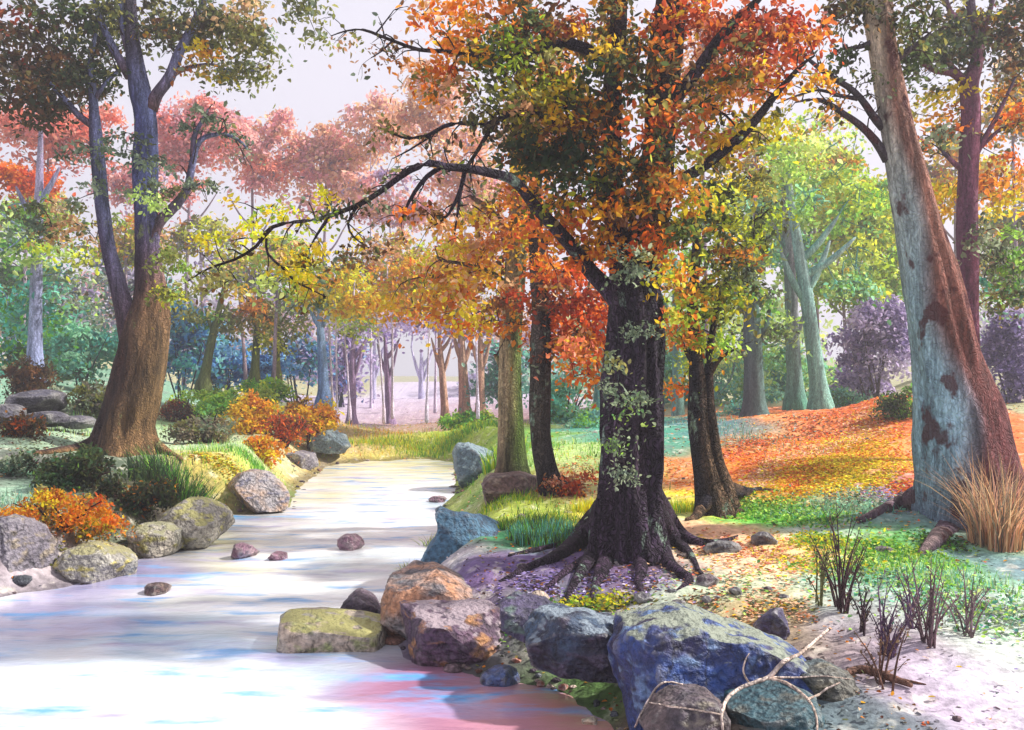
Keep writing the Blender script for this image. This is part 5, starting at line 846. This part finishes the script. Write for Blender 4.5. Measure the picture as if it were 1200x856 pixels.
# ------------------------------------------------------------ twigs, grass, ferns
def twig_bush(px, py, h, spread, n, label, col='#4A363C', name='twig_bush', buds=True):
    n = int(n * 1.3); h *= 1.55; spread *= .8; b = G(px, py); e = empty(name, b, label, 'bare bush'); Y = b[1]; paths = []; bp = []
    for k in range(n):
        s = b + np.array([R.uniform(-.12, .12) * spread * Y / F, R.uniform(-.08, .08), -.03]); a = R.uniform(-1, 1); hh = h * R.uniform(.5, 1) * (1 - .25 * abs(a)) * Y / F
        tip = s + np.array([a * spread * Y / F, R.uniform(-.15, .15), hh]); mid = s * .5 + tip * .5 + np.array([-a * .02, 0, hh * .06]); cl = list(H3(col) * R.uniform(.7, 1.5)) * 2
        paths.append([[*s, .0075] + cl, [*mid, .0055] + cl, [*tip, .0018] + cl])
        for q in range(R.integers(2, 5)):
            t_ = R.uniform(.35, .9); p0 = s + (tip - s) * t_; d = np.array([R.choice([-1, 1]) * R.uniform(.25, .6), R.uniform(-.3, .3), .8]) * hh * R.uniform(.15, .3); paths.append([[*p0, .003] + cl, [*(p0 + d * .6 + np.array([0, 0, .004])), .002] + cl, [*(p0 + d), .001] + cl]); bp.append(p0 + d)
        for q in range(6): bp.append(s + (tip - s) * R.uniform(.4, 1) + R.normal(size=3) * .004)
    tubes_mesh('stems', paths, BARK_SOFT, e, n=5, step=.05, wander=.006)
    if buds:
        bp = np.array(bp); K = np.tile(H3(col), (len(bp), 1)) * R.uniform(.8, 1.6, (len(bp), 1)); leaf_mesh('foliage', bp, R.uniform(.012, .03, len(bp)), K, e, droop=-.5)  # leaf-shaped buds along the bare twigs
twig_bush(985, 716, 95, 40, 13, 'tallest bare twig bush, at the edge of the sunlit ground')
twig_bush(1038, 768, 62, 36, 10, 'bare twig bush in the middle of the row', '#54405A')
twig_bush(1088, 758, 70, 44, 12, 'grey bare twig bush last in the row toward the pale sand', '#6A565E')
twig_bush(1035, 806, 62, 46, 5, 'few brown shoots rising from the fallen stick', '#5A4238')
twig_bush(1132, 742, 56, 46, 9, 'small grey twig bush closest to the big faded grass clump', '#7A6870')
twig_bush(1066, 736, 60, 30, 8, 'thin purple-grey twig bush squeezed behind the middle of the row', '#5E4A66')
twig_bush(1010, 742, 50, 24, 7, 'low dark twig bush just in front of the tallest one', '#40303A')
twig_bush(960, 712, 62, 20, 5, 'thin olive sprig beside the tallest twig bush', '#6A7048')
b = G(1040, 800); e = empty('fallen_branch', b, 'fallen brown stick lying on the pale lavender sand', 'branch')
fb = []
for l_ in [[(985, 796, 4), (1010, 792, 5), (1040, 800, 5), (1068, 808, 3)], [(1020, 795, 3), (1045, 790, 2), (1062, 782, 1)], [(1040, 801, 3), (1060, 802, 2), (1085, 806, 1)]]:
    rows = []
    for q in l_: g = G(q[0], q[1]); r = q[2] * g[1] / F; rows.append([g[0], g[1], g[2] + r * 1.2, r] + list(H3('#6A4E42')) * 2)
    fb.append(rows)
tubes_mesh('stick', fb, BARK_SOFT, e, n=8, step=.04, rough=.1)

def blades(name, parent, bases, H_, cols, width=.012, bend=.5, lab=None, fan=0.0, cen=None, mat=BLADE, origin=None):
    n = len(bases); bases = np.asarray(bases); a = R.uniform(0, 2 * math.pi, n); h = H_ * R.uniform(.45, 1.1, n)
    dirx = np.stack([np.cos(a), np.sin(a), np.zeros(n)], -1)
    if fan and cen is not None:
        o_ = bases - cen; o_[:, 2] = 0; dirx = dirx * .5 + o_ / (np.linalg.norm(o_, axis=1).mean() + 1e-6) * fan
    bd = (bend * R.uniform(.3, 1.2, n))[:, None]; sd_ = np.stack([-np.sin(a + .5), np.cos(a + .5), np.zeros(n)], -1); W_ = width * R.uniform(.6, 1.3, n)
    V = []; ks = 4
    for k in range(ks + 1):
        t_ = k / ks; c = bases + dirx * (h[:, None] * bd * t_ ** 2) + np.array([0, 0, 1]) * (h * (t_ - .25 * bd[:, 0] * t_ ** 2))[:, None]
        ww = (W_ * (1 - t_) ** .7)[:, None] + .0004; V += [c - sd_ * ww / 2, c + sd_ * ww / 2]
    V = np.stack(V, 1).reshape(-1, 3); b_ = np.arange(n)[:, None] * (2 * (ks + 1))
    Fq = np.concatenate([b_ + np.array([[2 * k, 2 * k + 1, 2 * k + 3, 2 * k + 2]]) for k in range(ks)], 0)
    K = cols[R.integers(0, len(cols), n)] * R.uniform(.7, 1.3, (n, 1))
    return mesh(name, V, Fq, mat, parent, np.repeat(K, 2 * (ks + 1), axis=0), smooth=False, origin=origin)
def clump(name, px, py, rpx, n, H_, pl, label, width=.012, bend=.5, fan=.4, cat='grass clump', ydepth=1.0):
    c = G(px, py); e = empty(name, c, label, cat); rr = rpx * c[1] / F
    a = R.uniform(0, 6.28, n); s = np.sqrt(R.uniform(0, 1, n)); B = np.stack([c[0] + np.cos(a) * s * rr, c[1] + np.sin(a) * s * rr * ydepth, np.zeros(n)], -1); B[:, 2] = Hgt(B[:, 0], B[:, 1]) - .01
    blades('blades', e, B, H_, pal(pl)[0], width, bend, fan=fan, cen=c); return e
clump('fern_clump', 208, 588, 36, 520, .62, 'darkgreen:2 green', 'dark green fern-like grass clump hanging above the moss-topped boulder', .022, .8, .6)
clump('grass_clump', 178, 572, 26, 260, .5, 'darkgreen', 'blackish grass clump at the foot of the twin-stemmed tree', .02, .6, .4)
clump('grass_clump', 1168, 640, 30, 420, .95, 'grbrown:2 tan', 'big faded grass clump with long arching straw-coloured blades', .012, .9, .5)
clump('grass_clump', 1135, 612, 22, 160, .7, 'grbrown tan', 'smaller dry grass clump left of the big faded one', .01, .8, .5)
clump('grass_clump', 640, 632, 44, 2200, .15, 'darkgreen:1.5 green teal', 'thick deep green grass clump beside the root mound', .012, .5, .3, ydepth=1.6)
clump('grass_clump', 600, 620, 24, 700, .12, 'green darkgreen ygreen', 'shorter green grass clump next to the blue boulder crest', .011, .5, .3)
clump('grass_clump', 690, 598, 22, 350, .16, 'yellow ygreen', 'sunlit yellow grass clump left of the great tree', .012, .5, .3)
clump('grass_clump', 798, 600, 22, 380, .16, 'yellow:2 ygreen green', 'sunlit yellow-green grass clump between the great tree and the twisted tree', .012, .5, .3)
clump('fern_sprig', 503, 640, 8, 60, .22, 'olive ygreen darkgreen', 'small yellow-green sprig beside the pointed crest of the blue boulder', .014, .9, .8, cat='fern')
clump('fern_sprig', 478, 668, 8, 50, .2, 'olive ygreen', 'lower small sprig between the blue boulder and the water', .013, .9, .8, cat='fern')
clump('fern_sprig', 443, 712, 10, 60, .16, 'olive darkgreen', 'tiny sprig behind the small dark pointed rock', .011, .9, .8, cat='fern')
clump('grass_clump', 590, 545, 24, 260, .4, 'green:2 ygreen', 'grass clump at the foot of the pale mossy trunk', .03, .5, .3)

# leafy ground cover patches, litter, short grass: nobody could count these
def scatter(name, specs, Lf, flat=.9, label=None, cat=None, lift=.01, mat=PETAL, local=False):
    C = []; S = []; K = []
    for (px, py, rx, ry, n, pl) in specs:
        q = int(n * 1.0); u = R.normal(size=(q, 2)) * .55; c = G(px, py); far = G(px, py - ry); near = G(px, min(py + ry, 900)); dy = max(.2, (far[1] - near[1]) / 2); ax = rx * c[1] / F
        x = c[0] + u[:, 0] * ax; y = c[1] + u[:, 1] * dy; d = sdist(x, y); ok = d > .12; x = x[ok]; y = y[ok]
        if not len(x): continue
        z = Hgt(x, y); cs, ws = pal(pl); kk = cs[R.choice(len(cs), len(x), p=ws)] * R.uniform(.75, 1.25, (len(x), 1))
        C.append(np.stack([x, y, z], -1)); S.append(Lf * R.uniform(.6, 1.3, len(x)) * (0.75 + .03 * y)); K.append(kk)
    o = leaf_mesh(name, np.vstack(C), np.concatenate(S), np.vstack(K), None, mat=mat, flat=flat, lift=lift)
    o['kind'] = 'stuff'
    if label: props(o, label, cat)
    return o
scatter('fallen_leaves', [(900, 540, 60, 40, 2000, 'orange:3 coral gold:2'), (960, 520, 60, 40, 2200, 'orange tan gold:1.5 yellow:.6'), (980, 560, 50, 20, 1500, 'yellow:2 gold'), (1020, 490, 40, 22, 1000, 'orange:2 coral'), (900, 580, 40, 10, 600, 'yellow gold'), (1095, 566, 34, 12, 900, 'orange:2 redor'),
     (890, 650, 90, 26, 1500, 'tan coral:.6 gold:.4 yellow:.3'), (940, 660, 50, 22, 700, 'yellow tan'), (860, 690, 90, 26, 900, 'tan lgreen:.5 graygreen coral:.3'), (790, 560, 28, 30, 900, 'orange tan:.6'), (690, 560, 40, 22, 900, 'orange redor brown'), (640, 690, 70, 24, 900, 'purple lilac:.5 brown:.6'), (730, 690, 60, 20, 700, 'purple lilac brown'),  # purple leaves carry the painted tree shadow over the mound
     (1050, 588, 50, 16, 900, 'purple lilac:.7'), (900, 720, 70, 18, 500, 'gold:.4 olive tan'), (260, 545, 40, 14, 900, 'gold yellow ygreen'), (110, 610, 60, 24, 900, 'brown olive orange:.4'), (1130, 700, 70, 40, 500, 'graygreen lilac:.5'), (470, 505, 80, 12, 1200, 'gold brown:.6 ygreen'), (800, 715, 50, 16, 400, 'olive brown'), (80, 520, 70, 20, 800, 'brown darkmix olive')], .04, label='orange, yellow and violet fallen leaves strewn over the banks and the slope', cat='leaf litter')
def drift(name, a, b, n, wid, pl, Lf):
    A_ = G(*a); B_ = G(*b); t_ = R.uniform(0, 1, n); off = R.normal(size=(n, 2)) * wid * (.5 + t_[:, None]); x = A_[0] + (B_[0] - A_[0]) * t_ + off[:, 0] + .25 * np.sin(t_ * 9 + n); y = A_[1] + (B_[1] - A_[1]) * t_ + off[:, 1] * 1.3
    cs, ws = pal(pl); return np.stack([x, y, Hgt(x, y)], -1), Lf * R.uniform(.6, 1.3, n) * (.75 + .03 * y), cs[R.choice(len(cs), n, p=ws)] * R.uniform(.75, 1.25, (n, 1))
DR = [drift('', a, b, int(n * 1.6), w_, pl, .045) for a, b, n, w_, pl in [((850, 560), (1035, 466), 2200, .32, 'orange:2 coral gold'), ((868, 572), (1040, 476), 4600, .16, 'yellow:.6 tan:2.4'), ((885, 582), (1040, 490), 2200, .18, 'orange:2 gold coral:.5'), ((900, 584), (1030, 505), 4200, .28, 'yellow:4 gold'), ((930, 580), (1040, 520), 1600, .3, 'orange gold'), ((960, 578), (1030, 538), 3600, .28, 'yellow:4 gold:.6'), ((850, 540), (985, 482), 1600, .3, 'orange:2 coral brown:.5'), ((860, 525), (960, 488), 900, .3, 'brown teal:.3 orange'), ((1050, 585), (1130, 556), 900, .25, 'orange:2 redor')]]  # pale and yellow drifts paint diagonal sun streaks as leaf colour
o = leaf_mesh('sun_streak_leaves', np.vstack([d[0] for d in DR]), np.concatenate([d[1] for d in DR]), np.vstack([d[2] for d in DR]), None, mat=PETAL, flat=.85, lift=.012); props(o, 'long drifts of yellow and orange leaves coloured as diagonal sun streaks up the slope', 'leaf litter', kind='stuff')
n = 60000; y = 4.5 + 27 * R.uniform(0, 1, n) ** 1.6; x = R.uniform(-.62, .62, n) * y * 1.05; d = sdist(x, y); patch = np.array([mn.noise(Vector((a * 1.1, b * .8, 3))) for a, b in zip(x, y)])
ok = (d > .03) & (R.uniform(-.55, .5, n) < patch); x = x[ok]; y = y[ok]; K = zone_col(x, y); q_ = (K.min(1) < .3) | (R.uniform(0, 1, len(x)) < .12); x = x[q_]; y = y[q_]; K = K[q_]; mk = R.uniform(0, 1, (len(x), 1)); cs, ws = pal('brown:1.4 tan orange:.8 gold olive grbrown'); K = np.where(mk < .62, K * R.uniform(.45, 1.25, (len(x), 1)), cs[R.choice(len(cs), len(x), p=ws)] * R.uniform(.6, 1.1, (len(x), 1)))
o = leaf_mesh('leaf_litter', np.stack([x, y, Hgt(x, y)], -1), R.uniform(.022, .05, len(x)) * (.75 + .03 * y), K, None, mat=PETAL, flat=.8, lift=.008); props(o, 'thin litter of faded leaves and scraps over all the bare ground', 'leaf litter', kind='stuff')
def gravel():
    import bmesh
    bm = bmesh.new(); bmesh.ops.create_icosphere(bm, subdivisions=2, radius=1); D = np.array([v.co[:] for v in bm.verts]); Fc = np.array([[v.index for v in f.verts] for f in bm.faces]); bm.free()
    n = 9000; y = 4.3 + 22 * R.uniform(0, 1, n) ** 2; x = R.uniform(-.6, .6, n) * y; d = sdist(x, y); shore = np.exp(-((d - .02) / .12) ** 2); keep = R.uniform(0, 1, n) < np.where(d > -.12, shore * .9 + .035 * (d > 0), 0); x = x[keep]; y = y[keep]; n = len(x)
    s = R.uniform(.008, .028, n) * (.8 + .05 * y) * np.where(R.uniform(0, 1, n) < .06, 2.2, 1); z = np.maximum(Hgt(x, y), -.02)
    sc = R.uniform(.6, 1.3, (n, 3)) * np.array([1.2, 1.2, .6]); V = D[None] * sc[:, None, :] * s[:, None, None] * (1 + .22 * np.sin(D[None] @ R.normal(size=(3, 3)) * 3 + R.uniform(0, 6, (n, 1, 3)))); V += np.stack([x, y, z + s * .2], -1)[:, None, :]
    F_ = (Fc[None] + np.arange(n)[:, None, None] * len(D)).reshape(-1, 3); cs = np.array([H3(c) for c in '#6A5A60 #8A7C78 #4A424C #A09488 #7A5A50 #5A6068 #B8A8A0'.split()]); K = cs[R.integers(0, len(cs), n)] * R.uniform(.7, 1.2, (n, 1))
    o = mesh('gravel', V.reshape(-1, 3), F_, BARK_SOFT, None, np.repeat(K, len(D), axis=0)); props(o, 'fine pebbles along the water edges and on the bare bank', 'gravel', kind='stuff')
gravel()
scatter('ground_cover', [(905, 604, 50, 14, 2600, 'green:3 lgreen'), (950, 608, 40, 12, 1500, 'green:2 lgreen aqua:.5'), (1050, 652, 55, 14, 2200, 'green:3 lgreen ygreen'), (960, 636, 34, 10, 700, 'ygreen yellow green'), (1100, 640, 30, 8, 500, 'green darkgreen'), (660, 722, 70, 8, 1100, 'green olive darkgreen'), (700, 710, 40, 7, 500, 'yellow ygreen'), (1010, 590, 60, 14, 900, 'graygreen aqua darkgreen:.5'), (50, 640, 30, 20, 400, 'graygreen olive'), (1010, 680, 50, 14, 500, 'aqua graygreen'), (1090, 690, 80, 26, 1300, 'lgreen aqua green:.6'), (1000, 665, 60, 12, 900, 'green lgreen yellow:.4'), (1150, 720, 60, 24, 500, 'aqua lgreen graygreen')], .04, flat=.55, label='bright green leafy ground cover spreading between the stones', cat='ground cover', lift=.02, mat=LEAF)
B = []; Kp = []
GS = [(480, 524, 90, 12, 3000, 'ygreen:2 yellow green'), (540, 514, 60, 10, 2500, 'green:2 ygreen'), (430, 510, 70, 8, 1200, 'gold ygreen'), (640, 612, 50, 16, 1500, 'green darkgreen ygreen'), (250, 530, 50, 16, 1200, 'lgreen:2 green'), (300, 548, 30, 8, 700, 'green:2'), (220, 570, 40, 14, 700, 'darkgreen green'),
      (600, 585, 60, 12, 900, 'ygreen green'), (720, 540, 50, 25, 900, 'lgreen green'), (850, 505, 40, 14, 700, 'teal graygreen'), (100, 500, 60, 20, 1300, 'lgreen graygreen'), (20, 590, 40, 20, 500, 'aqua graygreen'), (990, 600, 60, 14, 900, 'graygreen aqua'), (120, 590, 60, 20, 900, 'darkgreen olive'), (1150, 690, 60, 40, 700, 'graygreen aqua lgreen'), (1080, 670, 70, 20, 900, 'green lgreen aqua'), (620, 530, 60, 20, 900, 'green ygreen')]
for (px, py, rx, ry, n, pl) in GS:
    u = R.normal(size=(n, 2)) * .55; c = G(px, py); far = G(px, py - ry); near = G(px, py + ry); x = c[0] + u[:, 0] * rx * c[1] / F; y = c[1] + u[:, 1] * max(.3, (far[1] - near[1]) / 2)
    ok = sdist(x, y) > .1; x = x[ok]; y = y[ok]; B.append(np.stack([x, y, Hgt(x, y) - .01], -1)); cs, ws = pal(pl); Kp.append(cs[R.choice(len(cs), len(x), p=ws)])
B = np.vstack(B); Kp = np.vstack(Kp)
go = blades('grass', None, B, 1.0, np.ones((1, 3)), .014, .5)
# size and colour each blade by its place
V = np.empty(len(go.data.vertices) * 3); go.data.vertices.foreach_get('co', V); V = V.reshape(-1, 10, 3)
s = ((.065 + .0045 * B[:, 1]) * R.uniform(.5, 1.2, len(B)))[:, None, None]; V = B[:, None, :] + (V - B[:, None, :]) * s; wv = (V[:, 1::2] - V[:, 0::2]); V[:, 1::2] += wv * 5; V[:, 0::2] -= wv * 1
go.data.vertices.foreach_set('co', V.ravel())
cc = np.ones((len(B), 10, 4)); cc[:, :, :3] = (Kp * R.uniform(.75, 1.25, (len(B), 1)))[:, None, :]; go.data.color_attributes['Col'].data.foreach_set('color', cc.ravel().astype(np.float32)); go.data.update()
props(go, 'short grass growing in patches over both banks', 'grass', kind='stuff')

# ------------------------------------------------------------ far wood and air
def far_wood(name, specs, label, Lf):
    Ps = []; Ss = []; Ks = []
    for b in specs:
        _, p_, s_, k_ = blob_leaves(b); Ps.append(p_); Ss.append(s_); Ks.append(k_)
    p_ = np.vstack(Ps); gz_ = Hgt(p_[:, 0], p_[:, 1]); ok = p_[:, 2] > gz_
    o = leaf_mesh(name, p_[ok], np.concatenate(Ss)[ok], np.vstack(Ks)[ok], None); props(o, label, 'woods', kind='stuff')
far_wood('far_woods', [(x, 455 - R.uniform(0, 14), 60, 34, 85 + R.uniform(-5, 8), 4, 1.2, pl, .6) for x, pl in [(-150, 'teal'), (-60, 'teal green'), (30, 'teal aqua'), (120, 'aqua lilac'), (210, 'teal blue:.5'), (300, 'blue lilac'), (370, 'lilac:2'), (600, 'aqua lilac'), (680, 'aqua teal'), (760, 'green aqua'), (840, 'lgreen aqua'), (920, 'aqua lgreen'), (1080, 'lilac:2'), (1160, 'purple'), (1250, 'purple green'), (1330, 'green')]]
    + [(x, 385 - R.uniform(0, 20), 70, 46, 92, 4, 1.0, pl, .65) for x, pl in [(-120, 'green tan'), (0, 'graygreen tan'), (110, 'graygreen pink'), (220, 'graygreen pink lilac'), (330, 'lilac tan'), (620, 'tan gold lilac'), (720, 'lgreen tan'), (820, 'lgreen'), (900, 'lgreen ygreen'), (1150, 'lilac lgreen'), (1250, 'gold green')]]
    + [(x, 375, 40, 14, 80, 3, .8, 'lilac:2 tan:.4', .5) for x in (400, 460, 520, 570)], 'distant pale wood fading into the mist behind everything', .6)  # pale lilac leaf colours paint extra haze onto the far wood
HAZE = 0.0036
if HAZE:
    hb = [(-170, -8, -1.6), (170, -8, -1.6), (170, 260, -1.6), (-170, 260, -1.6)]; top = 34.0
    V = hb + [(x, y, top) for x, y, _ in hb]; Fh = [(0, 3, 2, 1), (4, 5, 6, 7), (0, 1, 5, 4), (1, 2, 6, 5), (2, 3, 7, 6), (3, 0, 4, 7)]
    m, t, o = new_mat('haze'); pv = t.nodes.new('ShaderNodeVolumePrincipled'); pv.inputs['Color'].default_value = (.93, .9, .97, 1); pv.inputs['Density'].default_value = HAZE; pv.inputs['Anisotropy'].default_value = .3
    t.links.new(pv.outputs[0], o.inputs['Volume']); h_ = mesh('haze', V, Fh, m, smooth=False); h_['kind'] = 'stuff'
    m.cycles.homogeneous_volume = True
